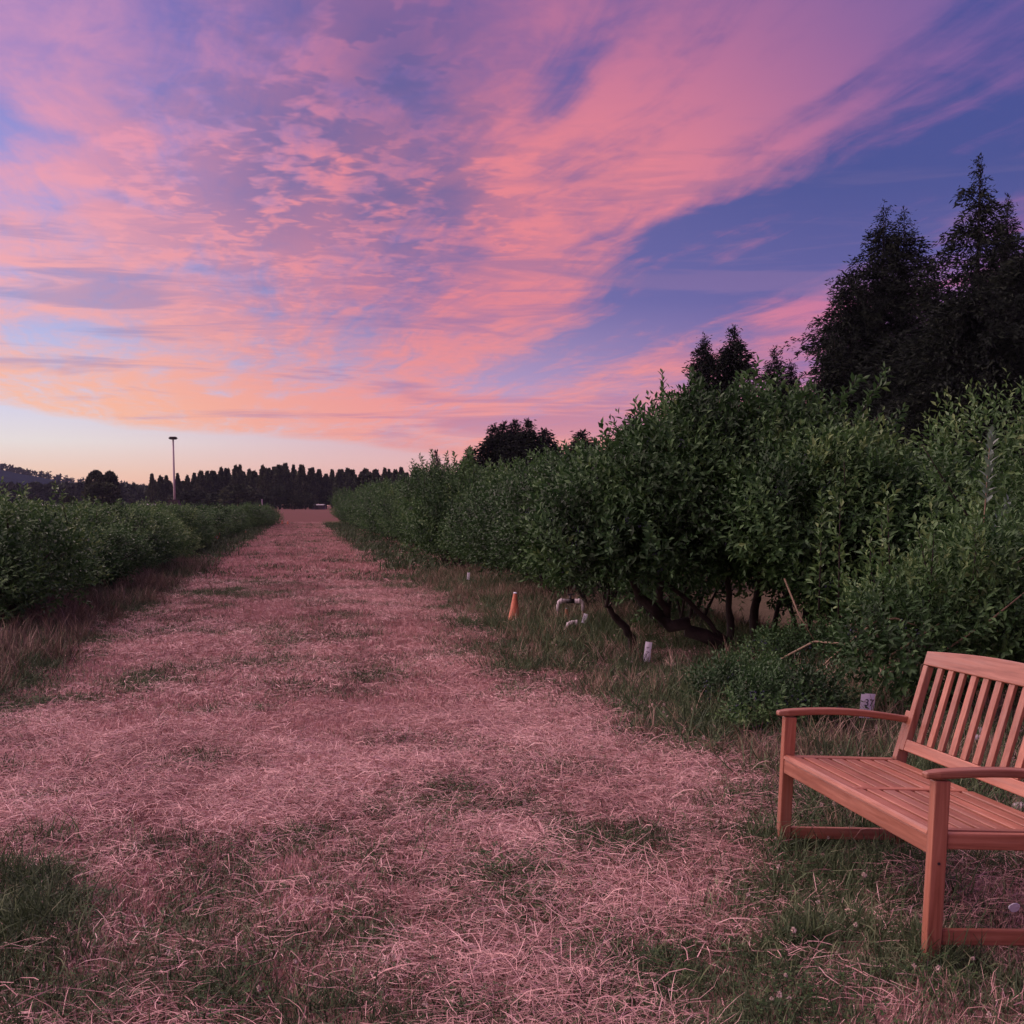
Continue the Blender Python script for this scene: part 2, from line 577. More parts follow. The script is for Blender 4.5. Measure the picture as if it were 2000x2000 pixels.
mg = g.m('MAXIMUM', g.mr(g.m('ADD', cc, g.m('MULTIPLY', n2, .8)), 2.1, 3.0, 0, .75), g.mr(g.m('ADD', cc, g.m('MULTIPLY', n2, .8)), -1.9, -2.7, 0, .75))
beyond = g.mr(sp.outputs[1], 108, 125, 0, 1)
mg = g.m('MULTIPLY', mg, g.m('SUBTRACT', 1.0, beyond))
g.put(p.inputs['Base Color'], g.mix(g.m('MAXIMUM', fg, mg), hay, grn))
p.inputs['Roughness'].default_value = .9
p.inputs['Specular IOR Level'].default_value = 0.0
bp = g.n('ShaderNodeBump')
bp.inputs['Strength'].default_value = .8
bp.inputs['Distance'].default_value = .03
g.put(bp.inputs['Height'], g.m('ADD', n3, n2))
g.put(p.inputs['Normal'], bp.outputs[0])

# ------------------------------------------------------------------ ground sheet
xs = np.unique(np.concatenate([np.linspace(-5, 6, 90), np.linspace(-30, 30, 90), -np.geomspace(30, 2400, 22), np.geomspace(30, 2400, 22)]))
ys = np.unique(np.concatenate([np.linspace(-6, 1, 10), np.linspace(1, 14, 100), np.linspace(14, 60, 110), np.geomspace(60, 2600, 40)]))
gx, gy = np.meshgrid(xs, ys)
gz = hgt(gx, gy)
V = np.stack([gx, gy, gz], -1).reshape(-1, 3)
nx = len(xs)
ii, jj = np.meshgrid(np.arange(nx - 1), np.arange(len(ys) - 1))
a = (jj * nx + ii).ravel()
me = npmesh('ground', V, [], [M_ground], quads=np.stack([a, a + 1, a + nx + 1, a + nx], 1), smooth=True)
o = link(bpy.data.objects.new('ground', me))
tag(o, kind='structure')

# ------------------------------------------------------------------ distant hill and woods
M_hill = simple('wooded_hill', (.012, .020, .034), .95, .35, .02)  # blue of the distant air is mixed into this colour
M_hill.node_tree.nodes['Principled BSDF'].inputs['Specular IOR Level'].default_value = 0.0
hx = np.linspace(-1500, -380, 90)


def hilltop(x):
    px = 1000 + x / 1500 * F
    return np.interp(px, [-1500, -700, -300, 0, 60, 130, 200, 260, 300, 420], [868, 872, 884, 916, 928, 938, 946, 953, 960, 980])


tops = np.array([atdist(0, y, 1500)[2] for y in hilltop(hx)]) + (fbm(hx * .02, hx * 0, 5, 3) - .5) * 5
rows = []
for k, (yy, fz) in enumerate([(1150, -.02), (1270, .45), (1390, .85), (1500, 1.0), (1650, .9), (1900, .5), (2200, -.02)]):
    rows.append(np.stack([hx * (yy / 1500), np.full_like(hx, yy), np.maximum(tops * fz * (yy / 1500 if yy > 1500 else 1), -1) + (fbm(hx * .03, hx * 0 + k, 8, 3) - .5) * 5 * (fz > 0)], -1))
V = np.concatenate(rows)
n = len(hx)
ii, jj = np.meshgrid(np.arange(n - 1), np.arange(len(rows) - 1))
a = (jj * n + ii).ravel()
o = link(bpy.data.objects.new('hill', npmesh('hill', V, [], [M_hill], quads=np.stack([a, a + 1, a + n + 1, a + n], 1), smooth=True)))
tag(o, kind='structure')


def cards(P, D, L, Wd, tint, fold=0.25, rng=RNG, N=None):
    """folded leaf per point: base P, unit direction D, length L, width Wd -> V, tris, tint"""
    n = len(P)
    if N is None:
        N = rng.normal(size=(n, 3))
    side = np.cross(D, N)
    side /= np.linalg.norm(side, axis=1, keepdims=True) + 1e-9
    up = np.cross(side, D)
    L = np.broadcast_to(np.asarray(L, float), (n,))[:, None]
    Wd = np.broadcast_to(np.asarray(Wd, float), (n,))[:, None]
    b = P
    t = P + D * L - up * L * 0.12
    m = P + D * L * 0.48
    l = m + side * Wd * .5 + up * Wd * fold
    r = m - side * Wd * .5 + up * Wd * fold
    V = np.stack([b, l, t, r], 1).reshape(-1, 3)
    k = np.arange(n)[:, None] * 4
    T = np.concatenate([k + [0, 1, 2], k + [0, 2, 3]], 1).reshape(-1, 3)
    return V, T, np.repeat(tint, 4)


def norm(v):
    return v / (np.linalg.norm(v, axis=-1, keepdims=True) + 1e-9)


def merge(parts):
    Vs, Ts, Cs, off = [], [], [], 0
    for V, T, c in parts:
        Vs.append(V)
        Ts.append(T + off)
        Cs.append(c)
        off += len(V)
    return np.concatenate(Vs), np.concatenate(Ts), np.concatenate(Cs)


def crown_cards(n, prof, rad_, z0, z1, leaf, rng, lump=0.3, seed=0, droop=0.0, tintlo=.1, tinthi=.9, asp=.7):
    """clumped crown: points in a body of revolution with radius rad_*prof(t)"""
    t = rng.random(n) ** .8
    th = rng.random(n) * 2 * np.pi
    lumps = fbm(th * 1.6 + 10, t * 9 + 3, seed, 3)
    r = rad_ * prof(t) * (1 - lump + lump * 2 * lumps) * np.sqrt(.25 + .75 * rng.random(n))
    P = np.stack([r * np.cos(th), r * np.sin(th), z0 + (z1 - z0) * t], -1)
    D = norm(np.stack([np.cos(th), np.sin(th), .5 - droop + 0 * th], -1) + rng.normal(size=(n, 3)) * .6)
    tint = np.clip(tintlo + (tinthi - tintlo) * (lumps * .8 + rng.normal(size=n) * .18), 0, 1)
    return cards(P, D, leaf * (.6 + .8 * rng.random(n)), leaf * asp * (.6 + .8 * rng.random(n)), tint, rng=rng)


def make_far_tree(kind, seed):
    rng = np.random.default_rng(seed)
    if kind == 'poplar':
        prof = lambda t: np.clip(np.minimum(.55 + t * 1.6, (1 - t) * 1.9 + .10), 0, 1)
        parts = [crown_cards(1700, prof, .20, .10, 1.0, .065, rng, .45, seed, tintlo=.15, tinthi=1.0)]
        V_, T_, c_t = parts[0]
        parts = [(V_, T_, np.clip(c_t + (V_[:, 2] > .80) * .15, 0, 1))]  # light on the crown tops painted in as a lighter tint
    elif kind == 'broad':
        prof = lambda t: np.sqrt(np.clip(1 - (2 * t - .85) ** 2 / 1.33, .02, 1))
        parts = [crown_cards(2200, prof, .55, .05, 1.0, .085, rng, .35, seed, asp=.9)]
    else:
        prof = lambda t: np.clip((1 - t) * 1.05 + .02, 0, 1)
        parts = [crown_cards(1700, prof, .26, .05, 1.0, .075, rng, .3, seed, droop=.6, tinthi=.4, asp=.5)]
    V, T, c = merge(parts)
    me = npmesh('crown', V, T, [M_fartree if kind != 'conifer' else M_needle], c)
    mb = MB().tube([(0, 0, -.02), (0, 0, .5), (0, 0, .9)], [.03, .02, .006], 6)
    return me, mb.mesh('trunk', M_bark)


FT = {k: [make_far_tree(k, 40 + 7 * i + len(k)) for i in range(3)] for k in ('poplar', 'broad', 'conifer')}


def far_tree(kind, px, py, Yd, wpx, name, label, group=None, i=None):
    """tree standing at distance Yd whose top is at px,py and about wpx wide in the photograph"""
    x, y, z = atdist(px, py, Yd)
    crown, trunk = FT[kind][random.randrange(3) if i is None else i]
    base = {'poplar': .40, 'broad': 1.1, 'conifer': .52}[kind]
    w = wpx * Yd / F / base
    t = empty(name, (x, y, 0), random.random() * 6.28)
    t.scale = (w, w, z)
    tag(t, label, 'tree', group)
    c = bpy.data.objects.new('crown', crown)
    link(c, t)['kind'] = 'stuff'
    link(bpy.data.objects.new('trunk', trunk), t)
    return t


POPL = [(298, 930), (312, 927), (328, 931), (346, 930), (363, 932), (378, 929), (396, 926), (405, 918), (418, 921), (431, 919), (443, 921), (458, 913),
        (472, 912), (486, 914), (498, 918), (511, 915), (524, 916), (538, 915), (549, 909), (561, 908), (573, 909), (590, 911), (603, 917), (614, 919),
        (626, 921), (637, 923), (650, 921), (662, 920), (678, 920), (690, 919), (704, 920), (716, 918), (736, 918), (748, 917), (760, 914), (771, 916),
        (784, 918), (796, 921), (812, 915), (826, 917), (842, 921), (858, 924), (876, 926), (895, 928), (915, 926), (935, 928)]
for k, (px, py) in enumerate(POPL):
    far_tree('poplar', px + random.uniform(-4, 4), py + random.uniform(-4, 5), 455 + random.uniform(-18, 18), random.uniform(14, 32), 'poplar_tree',
             'tall slim poplar in the dark tree line across the far end of the field', 'poplars in the far tree line')
for k in range(44):     # second rank closing the line
    px = 300 + k * 14.5
    far_tree('poplar', px, np.interp(px, [p_[0] for p_ in POPL], [p_[1] for p_ in POPL]) + random.uniform(5, 14), 500 + random.uniform(-8, 8), random.uniform(22, 30),
             'poplar_tree', 'tall slim poplar in the dark tree line across the far end of the field', 'poplars in the far tree line')
far_tree('broad', 465, 948, 380, 70, 'round_tree', 'rounded reddish-dark tree in front of the poplars, right of the tall pole', i=0)
far_tree('broad', 545, 952, 385, 40, 'round_tree', 'rounded green tree in front of the poplars, left of the end of the mown path', i=1)
far_tree('broad', 380, 960, 390, 90, 'round_tree', 'low broad dark tree right beside the foot of the tall pole', i=2)
far_tree('broad', 430, 962, 385, 60, 'round_tree', 'low round dark tree second to the right of the tall pole', i=0)
far_tree('broad', 596, 962, 385, 36, 'round_tree', 'small loose tree at the left of the far path end', i=1)
far_tree('broad', 715, 931, 330, 62, 'round_tree', 'large rounded dark tree in front of the poplars above the right hedge row', i=2)
far_tree('broad', 575, 968, 385, 32, 'round_tree', 'low dark tree straight above the left end of the far field edge', i=0)
far_tree('broad', 505, 966, 385, 46, 'round_tree', 'low dark tree between the two rounded trees in front of the poplars', i=2)
far_tree('broad', 187, 922, 300, 44, 'twin_top_tree', 'left one of two clumpy dark trees standing alone before the hill', i=0)
far_tree('broad', 215, 924, 302, 36, 'twin_top_tree', 'right one of two clumpy dark trees standing alone before the hill', i=1)
far_tree('broad', 200, 944, 296, 68, 'twin_top_tree', 'broad low dark tree filling the gap under the two clumpy trees', i=2)
far_tree('broad', 133, 968, 320, 34, 'round_tree', 'small round dark tree left of the two clumpy trees', i=1)

# woods far behind the left field: reads as one mass
parts = []
rng = np.random.default_rng(5)
for k in range(520):
    px = rng.uniform(-420, 300)
    Yd = rng.uniform(640, 760)
    py = 949 + rng.uniform(-3, 9) + (px > 225) * (px - 225) * .12
    x, y, z = atdist(px, py, Yd)
    V, T, c = crown_cards(110, lambda t: np.clip(np.minimum(.6 + t, (1 - t) * 1.8 + .1), 0, 1), 3.2, 0, z, 2.6, rng, .3, k, tintlo=.0, tinthi=.7)
    parts.append((V + [x, y, 0], T, c))
for k in range(420):    # trees that fringe the hill
    x = rng.uniform(-1150, -390)
    z = np.interp(x, hx, tops)
    V, T, c = crown_cards(26, lambda t: np.clip(1 - t, 0, 1), 3.0, z - 5, z + rng.uniform(1.5, 6.5), 3.2, rng, .3, k, tintlo=0, tinthi=.3)
    parts.append((V + [x, 1500 + rng.uniform(-15, 15), 0], T, c))
V, T, c = merge(parts)
o = link(bpy.data.objects.new('distant_wood', npmesh('distant_wood', V, T, [M_fartree], c)))
tag(o, 'dark distant wood along the foot and the crest of the hill at left', 'wood', kind='stuff')


# ------------------------------------------------------------------ conifers behind the right row
def conifer_mesh(H_, R, seed, whorl=.34, per=7, dens=1.0, droop=.35, top=.85, a=2.0, bare=.0, spray=.5, tops=((0, 0, 1.0),), column=0.0):
    rng = np.random.default_rng(seed)
    P, D, W_, TT = [], [], [], []
    for (ox, oy, hf) in tops:
        hh = H_ * hf
        z = .04 * hh
        while z < hh * .985:
            t = z / hh
            shape = max(min(1.0, (1 - t) * a) ** top, .015) * (1 - .25 * (t < .12))
            wob = .65 + .7 * rng.random()
            for b in range(per if t < .93 else 4):
                th = rng.random() * 2 * math.pi
                r = R * shape * wob * (.6 + .6 * rng.random()) + .12
                ns = max(3, int(r / .24 * dens))
                s = (np.arange(ns) + rng.random(ns)) / ns
                s = s ** .85
                keep = rng.random(ns) > bare * (1 - s)
                s = s[keep]
                ln = len(s)
                if ln == 0:
                    continue
                dr = droop * (1 + .5 * rng.random())
                px = ox * (1 - 0 * t) + np.cos(th) * r * s
                py = oy + np.sin(th) * r * s
                pz = z + r * (.25 * s - dr * s * s) + rng.normal(size=ln) * .07
                lat = rng.normal(size=(ln, 1)) * .22 * r * s[:, None] * .35
                q = np.stack([px, py, pz], -1) + lat * np.array([-np.sin(th), np.cos(th), 0])
                for _ in range(6):
                    P.append(q + rng.normal(size=(ln, 3)) * .13)
                    dd = np.stack([np.cos(th) * np.ones(ln), np.sin(th) * np.ones(ln), -.05 - droop * .7 * s], -1) + rng.normal(size=(ln, 3)) * .6
                    D.append(norm(dd))
                    W_.append(spray * .68 * (.5 + .8 * rng.random(ln)) * (.5 + .5 * min(1, r / 1.2)))
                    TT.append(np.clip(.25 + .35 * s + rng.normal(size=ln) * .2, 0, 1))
            z += whorl * (.7 + .6 * rng.random()) * (1 - .4 * t)
        # leader
        k = 26
        zz = hh * (.93 + .075 * rng.random(k))
        P.append(np.stack([ox + rng.normal(size=k) * .06, oy + rng.normal(size=k) * .06, zz], -1))
        D.append(norm(rng.normal(size=(k, 3)) * .5 + [0, 0, .8]))
        W_.append(spray * .6 * np.ones(k))
        TT.append(np.full(k, .3))
    P, D, W_, TT = map(np.concatenate, (P, D, W_, TT))
    V, T, c = cards(P, D, W_ * .9, W_ * .26, TT, .15, rng)
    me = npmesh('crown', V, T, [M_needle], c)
    tr = MB()
    for (ox, oy, hf) in tops:
        tr.tube([(ox * .3, oy * .3, -.2), (ox * .8, oy * .8, H_ * .3), (ox, oy, H_ * hf * .7), (ox, oy, H_ * hf * .97)], [.014 * H_, .010 * H_, .005 * H_, .015], 7)
    return me, tr.mesh('trunk', M_bark), len(T)


NT = 0


def conifer(name, label, px, py, Yd, wpx, seed, copy=None, **kw):
    """conifer with its tip at px,py, its crown wpx wide low down"""
    global NT
    x, y, z = atdist(px, py, Yd)
    R = wpx / 2 * Yd / F
    t = empty(name, (x, y, 0), 0)
    tag(t, label, 'conifer')
    if copy is None:
        if 'tops' in kw:
            kw['tops'] = tuple(((tx - px) * Yd / F, dy, (atdist(tx, ty, Yd)[2]) / z) for tx, ty, dy in kw['tops'])
        me, tr, nt = conifer_mesh(z, R, seed, **kw)
        NT += nt
    else:
        me, tr, H0, R0 = copy
        t.scale = (R / R0, R / R0, z / H0)
        t.rotation_euler.z = seed
    c = link(bpy.data.objects.new('crown', me), t)
    c['kind'] = 'stuff'
    link(bpy.data.objects.new('trunk', tr), t)
    return me, tr, z, R


conifer('cedar_tree', 'huge dark cedar with two pointed tops, left of the tallest conifer', 1727, 396, 76, 270, 1, whorl=.34, per=9, top=1.05, a=2.5, droop=.35, spray=.45, bare=.25,
        tops=((1727, 396, 0), (1772, 402, .6)), dens=1.3)
conifer('spruce_tree', 'tallest dark conifer with a ragged narrow top at the right', 1915, 306, 72, 300, 2, whorl=.46, per=8, top=1.2, a=2.35, droop=.30, spray=.55, dens=1.2, bare=.45)
conifer('spruce_tree', 'slim pointed conifer close behind the right side of the tallest one', 1968, 385, 76, 170, 3, whorl=.34, per=8, top=1.1, a=2.2, spray=.5, dens=1.2)
conifer('spruce_tree', 'dark conifer cut by the right edge of the picture', 2014, 470, 66, 300, 4, whorl=.36, per=9, top=.8, a=2.6, spray=.55, dens=1.3)
conifer('cedar_tree', 'broad dark cedar low between the twin top and the tallest conifer', 1838, 596, 66, 330, 5, whorl=.36, per=10, top=.7, a=3.0, droop=.4, spray=.55, dens=1.3)
conifer('cedar_tree', 'dense dark cedar in front of the tallest conifer', 1912, 540, 62, 300, 6, whorl=.36, per=10, top=.7, a=3.0, droop=.4, spray=.55, dens=1.3)
conifer('cedar_tree', 'dark side tree hanging on the left flank of the twin topped cedar', 1662, 530, 74, 160, 7, whorl=.36, per=9, top=.7, a=3.0, droop=.4, spray=.5, dens=1.3)
conifer('cedar_tree', 'low dark cedar at the left foot of the twin topped cedar', 1630, 650, 70, 110, 8, whorl=.36, per=9, top=.7, a=3.0, droop=.4, spray=.5, dens=1.3)
conifer('conifer_tree', 'dense narrow conifer, left one of the mid-distance pair', 1375, 655, 88, 96, 9, whorl=.28, per=10, top=.95, a=2.6, spray=.55, dens=1.5)
conifer('conifer_tree', 'shaggy conifer with drooping side branches, right one of the mid-distance pair', 1434, 639, 88, 130, 10, whorl=.40, per=8, top=.85, a=2.5, droop=.5, spray=.65, dens=1.5)
conifer('conifer_tree', 'slim conifer between the shaggy conifer and the big cedar', 1513, 680, 92, 110, 12, whorl=.30, per=9, top=.95, a=2.0, spray=.55, dens=1.4)
conifer('conifer_tree', 'thin pointed conifer standing nearest the left flank of the big cedar', 1545, 706, 92, 84, 13, whorl=.30, per=9, top=.9, a=2.0, spray=.52, dens=1.4)
sm = conifer('conifer_tree', 'small spruce with open tiers above the far end of the right row', 852, 883, 150, 44, 14, whorl=.6, per=7, top=1.0, a=1.6, droop=.1, spray=.8)
md = conifer('conifer_tree', 'dense pointed dark conifer left of the middle conifer clump', 918, 878, 140, 52, 15, whorl=.3, per=9, top=.8, a=2.4, spray=.75, dens=1.2)
for k, (px, py, w, lab) in enumerate([
        (965, 835, 50, 'leftmost conifer of the dark clump over the middle of the right row'),
        (985, 829, 46, 'second conifer from the left in the dark middle clump'),
        (1006, 826, 48, 'third conifer from the left in the dark middle clump, beside its highest tip'),
        (1030, 824, 50, 'conifer with the highest tip of the dark middle clump'),
        (1062, 842, 56, 'second lower conifer from the right end of the dark middle clump'),
        (1083, 868, 40, 'low conifer at the right end of the dark middle clump'),
        (1138, 845, 60, 'broad dark conifer alone between the middle clump and the tall shoot of the row'),
        (1160, 872, 60, 'low dark conifer just right of the broad lone conifer'),
        (1236, 819, 70, 'dark conifer whose tip stands over the row left of the tall leafy shoot'),
        (1302, 838, 44, 'small conifer tip peeping out right at the tall leafy shoot')]):
    conifer('conifer_tree', lab, px, py, 125 + (k % 3) * 4, w * 1.5, k * 1.3, copy=md)
print('conifer tris', NT)


# ------------------------------------------------------------------ blueberry bushes
def shoots(P, D, Ls, k, leaf, asp, rng, tint, hi=.25):
    """leafy shoots: k leaves spiralling along each shoot from P along D"""
    n = len(P)
    t = (np.arange(k)[None] + rng.random((n, k)) * .7 + .3) / (k + .3)
    a = norm(np.cross(D, np.array([.2, .3, 1.0])))
    b = np.cross(D, a)
    ang = rng.random((n, 1)) * 6.28 + np.arange(k)[None] * 2.4
    bend = (t ** 2)[..., None] * np.array([0, 0, .10]) * Ls[:, None, None]
    Q = P[:, None] + D[:, None] * (t * Ls[:, None])[..., None] + bend
    R = a[:, None] * np.cos(ang)[..., None] + b[:, None] * np.sin(ang)[..., None]
    dd = norm(R * (1.0 - .45 * t[..., None]) + D[:, None] * (.55 + .5 * t[..., None]) + rng.normal(size=(n, k, 3)) * .22)
    up = norm(D[:, None] * 1.0 - R * .3 + rng.normal(size=(n, k, 3)) * .25)
    sz = leaf * (.65 + .55 * rng.random((n, k))) * (1 - .3 * t ** 3)
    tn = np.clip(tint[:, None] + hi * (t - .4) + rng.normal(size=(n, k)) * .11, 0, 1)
    return cards(Q.reshape(-1, 3), dd.reshape(-1, 3), sz.ravel(), (sz * asp).ravel(), tn.ravel(), .22, rng, up.reshape(-1, 3))


def lump_points(lumps, n, rng, shell=.55):
    """points and outward directions on the outer part of a union of ellipsoids"""
    L_ = np.array(lumps, float)
    area = L_[:, 3] * L_[:, 4] * L_[:, 5]
    ids = rng.choice(len(L_), size=n, p=area ** .75 / (area ** .75).sum())
    d = norm(rng.normal(size=(n, 3)))
    r = shell + (1 - shell) * rng.random(n) ** .6
    c, s = L_[ids, :3], L_[ids, 3:6]
    P = c + d * s * r[:, None]
    O = norm(d / s)
    # depth inside the whole body: drop most points buried in other lumps
    dep = np.full(n, 9.0)
    for q in L_:
        e = np.linalg.norm((P - q[:3]) / q[3:6], axis=1)
        dep = np.minimum(dep, e)
    keep = (dep > .42) | (rng.random(n) < .25)
    keep &= P[:, 2] > .03
    return P[keep], O[keep], dep[keep]


def bush_meshes(seed, lumps, nsh, k=11, leaf=.055, asp=.42, slen=.26, tall=(), stems=None, m_leaf=None, tint0=.32, dark=.0, stem_r=.018, berries=0):
    rng = np.random.default_rng(seed)
    P, O, dep = lump_points(lumps, nsh, rng)
    n = len(P)
    D = norm(O * .9 + np.array([0, 0, .65]) + rng.normal(size=(n, 3)) * .38)
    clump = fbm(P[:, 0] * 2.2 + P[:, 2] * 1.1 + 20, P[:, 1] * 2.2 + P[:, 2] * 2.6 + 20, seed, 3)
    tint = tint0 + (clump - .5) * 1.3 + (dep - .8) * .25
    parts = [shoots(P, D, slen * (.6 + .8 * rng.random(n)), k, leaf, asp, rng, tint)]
    st = MB()
    own = stems is not None
    stem_list = []
    if stems is None:
        stems = []
        L_ = np.array(lumps)
        for q in range(9):
            tgt = L_[rng.integers(len(L_))]
            th = rng.random() * 6.28
            bx, by = .16 * math.cos(th), .16 * math.sin(th)
            ex, ey_, ez = tgt[0] + rng.normal() * .25, tgt[1] + rng.normal() * .2, tgt[2] + tgt[5] * .5
            stems.append([(bx, by, -.06), (bx * 1.8 + ex * .25, by * 1.8 + ey_ * .25, ez * .35), (ex * .7, ey_ * .7, ez * .7), (ex, ey_, ez)])
    for s_ in stems:
        r0 = stem_r * (.7 + .6 * rng.random()) if len(s_[0]) == 3 else s_[0][3]
        pts = [Vector(p[:3]) for p in s_]
        rr = [p[3] if len(p) > 3 else r0 * (1 - .75 * i / (len(s_) - 1)) for i, p in enumerate(s_)]
        # smooth and roughen the stem
        fine, fr = [], []
        for i in range(len(pts) - 1):
            for u in (0, .33, .67):
                p = pts[i].lerp(pts[i + 1], u)
                fine.append(p + Vector(rng.normal(size=3) * r0 * .4))
                fr.append((rr[i] * (1 - u) + rr[i + 1] * u) * (.9 + .2 * rng.random()))
        fine.append(pts[-1])
        fr.append(rr[-1])
        st.tube(fine, fr, 8 if own else 6)
        if own:
            stem_list.append(st.mesh('stem', M_bark, True))
            st = MB()
    # upright shoots that stick out of the top
    for (x, y, z, dx, dy, dz) in tall:
        base = np.array([x, y, z], float)
        v = np.array([dx, dy, dz], float)
        ln = np.linalg.norm(v)
        m = max(6, int(ln / .05))
        tt = np.linspace(.15, 1, m)[:, None]
        Pp = base + v * tt
        parts.append(shoots(np.repeat(Pp, 1, 0), norm(v + rng.normal(size=(m, 3)) * .35 * ln), np.full(m, .10), 5, leaf * 1.15, asp * 1.05, rng, np.full(m, tint0 + .2), .2))
        st.tube([base, base + v * .5, base + v], [.007, .005, .002], 5)
    V, T, c = merge(parts)
    if dark:
        c = np.clip(c - dark, 0, 1)
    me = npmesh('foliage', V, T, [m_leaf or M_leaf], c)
    out = {'foliage': me}
    if own:
        out['stem'] = stem_list
    if st.v:
        out['twigs'] = st.mesh('twigs', M_bark, True)
    if berries:
        b = MB()
        P2, O2, d2 = lump_points(lumps, berries * 3, rng, .8)
        ico = [(0, 0, 1), (1, 0, 0), (0, 1, 0), (-1, 0, 0), (0, -1, 0), (0, 0, -1)]
        fc = [(0, 1, 2), (0, 2, 3), (0, 3, 4), (0, 4, 1), (5, 2, 1), (5, 3, 2), (5, 4, 3), (5, 1, 4)]
        sel = P2[:berries]
        for c0 in sel:
            for _ in range(9):
                q = c0 + rng.normal(size=3) * .022
                b.add([(q[0] + .009 * v[0], q[1] + .009 * v[1], q[2] + .009 * v[2]) for v in ico], fc)
        out['berry_clusters'] = b.mesh('berry_clusters', M_berry, True)
    return out


def place_bush(meshes, x, y, label, group=None, rz=0.0, sc=(1, 1, 1), name='blueberry_bush', cat='bush'):
    t = empty(name, (x, y, float(hgt(x, y))), rz)
    t.scale = sc
    tag(t, label, cat, group)
    for nm, me in meshes.items():
        if isinstance(me, list):
            for q in me:
                link(bpy.data.objects.new(nm, q), t)
            continue
        o = link(bpy.data.objects.new(nm, me), t)
        o['kind'] = 'stuff'
    return t


def rand_lumps(rng, R, H_, low=.25, n=9):
    H_ = H_ * .93
    L_ = [(0, 0, (H_ + low) / 2 * .92, R * .72, R * .72, (H_ - low) / 2 * .82)]
    for q in range(n):
        th = q * 2.4 + rng.normal() * .4
        z = low + (H_ - low) * (.2 + .7 * rng.random())
        rr = R * (.50 + .38 * rng.random()) * (1.1 - .35 * abs(z / H_ - .5))
        L_.append((rr * math.cos(th), rr * math.sin(th), z, R * (.32 + .2 * rng.random()), R * .42, min(.44, (H_ - z) * .9 + .12)))
    return L_


def rtall(rng, R, H_, n):
    return [(rng.normal() * R * .4, rng.normal() * R * .4, H_ * (.74 + .1 * rng.random()), rng.normal() * .1, rng.normal() * .1, H_ * (.12 + .24 * rng.random())) for _ in range(n)]


rg = np.random.default_rng(77)
MIDR = [bush_meshes(100 + i, rand_lumps(rg, 1.15, 2.05), 2500, 9, .080, .42, .28, rtall(rg, 1.15, 2.05, 16), berries=50) for i in range(3)]
FARR = [bush_meshes(120 + i, rand_lumps(rg, 1.15, 2.05), 1000, 7, .10, .5, .36, rtall(rg, 1.15, 2.05, 5)) for i in range(3)]
MIDL = [bush_meshes(140 + i, rand_lumps(rg, 1.0, 1.42, .12), 2200, 9, .072, .42, .24, rtall(rg, 1.0, 1.42, 16), tint0=.52) for i in range(3)]
FARL = [bush_meshes(160 + i, rand_lumps(rg, 1.0, 1.42, .12), 800, 7, .10, .5, .32, rtall(rg, 1.0, 1.42, 5)) for i in range(3)]

# the hero bush on a leaning trunk, near the bench
hb = [(-1.15, .1, 1.45, .55, .6, .48), (-.55, 0, 1.75, .62, .7, .62), (.05, .1, 1.85, .55, .7, .60), (.62, .1, 1.7, .52, .7, .60), (1.15, .2, 1.5, .5, .7, .5),
      (-1.45, -.1, 1.15, .42, .5, .32), (-.85, -.4, 1.18, .50, .45, .30), (-.1, -.45, 1.35, .5, .4, .36), (.75, -.3, 1.2, .5, .45, .36), (-.35, 0, 2.2, .32, .4, .34), (.45, .1, 2.25, .34, .4, .36),
      (-.3, .2, 1.3, .7, .5, .4), (.6, .3, 1.3, .6, .5, .4)]
hx0, hy0 = ground(1425, 1292)
hst = [
    [(0, 0, -.1, .075), (-.10, 0, .10, .070), (-.34, 0, .24, .062), (-.62, .02, .36, .058), (-.85, .03, .52, .05), (-.95, .05, .8, .035), (-.9, .1, 1.3, .02)],
    [(-.62, .02, .36, .045), (-.68, -.05, .62, .035), (-.60, -.1, .95, .028), (-.7, -.1, 1.5, .014)],
    [(.01, .05, -.1, .045), (.02, .06, .25, .036), (-.03, .05, .55, .03), (.05, .1, 1.0, .022), (.1, .1, 1.7, .012)],
    [(-.02, .03, .12, .03), (-.3, .05, .42, .024), (-.6, .1, .7, .016), (-1.1, .15, .85, .01)],
    [(-.86, .45, -.05, .045), (-.94, .40, .18, .04), (-1.05, .35, .34, .035), (-1.14, .3, .48, .02), (-1.2, .3, .8, .01)],
    [(.30, .3, -.1, .05), (.28, .3, .3, .045), (.34, .3, .7, .035), (.5, .3, 1.3, .02)],
    [(.45, .4, -.1, .03), (.55, .4, .4, .025), (.8, .4, .9, .018), (1.0, .3, 1.5, .01)],
]
tl = [(-.45, 0, 2.0, .05, 0, .55), (-.05, .1, 2.2, .12, 0, .40), (.35, 0, 2.2, .1, .1, .40), (1.0, .1, 1.9, .45, 0, .75), (.8, .0, 2.0, .35, 0, .62),
      (1.2, .1, 1.7, .4, 0, .6), (.6, .1, 2.2, .1, 0, .35), (-1.1, 0, 1.6, -.1, 0, .5), (-1.3, .1, 1.5, -.12, 0, .45), (-.85, .1, 1.9, -.05, 0, .42), (.2, .1, 2.2, .02, 0, .5), (.8, 0, 1.9, .12, 0, .5), (1.35, .1, 1.6, .2, 0, .45), (-.3, .1, 2.2, -.04, 0, .45), (.15, -.2, 2.1, -.05, 0, .45)]
hb = [(a_, b_, c_ * .92, d_, e_, f_ * .95) for a_, b_, c_, d_, e_, f_ in hb]
hero = bush_meshes(201, hb, 7200, 9, .086, .40, .27, tl, hst, tint0=.34, berries=190)


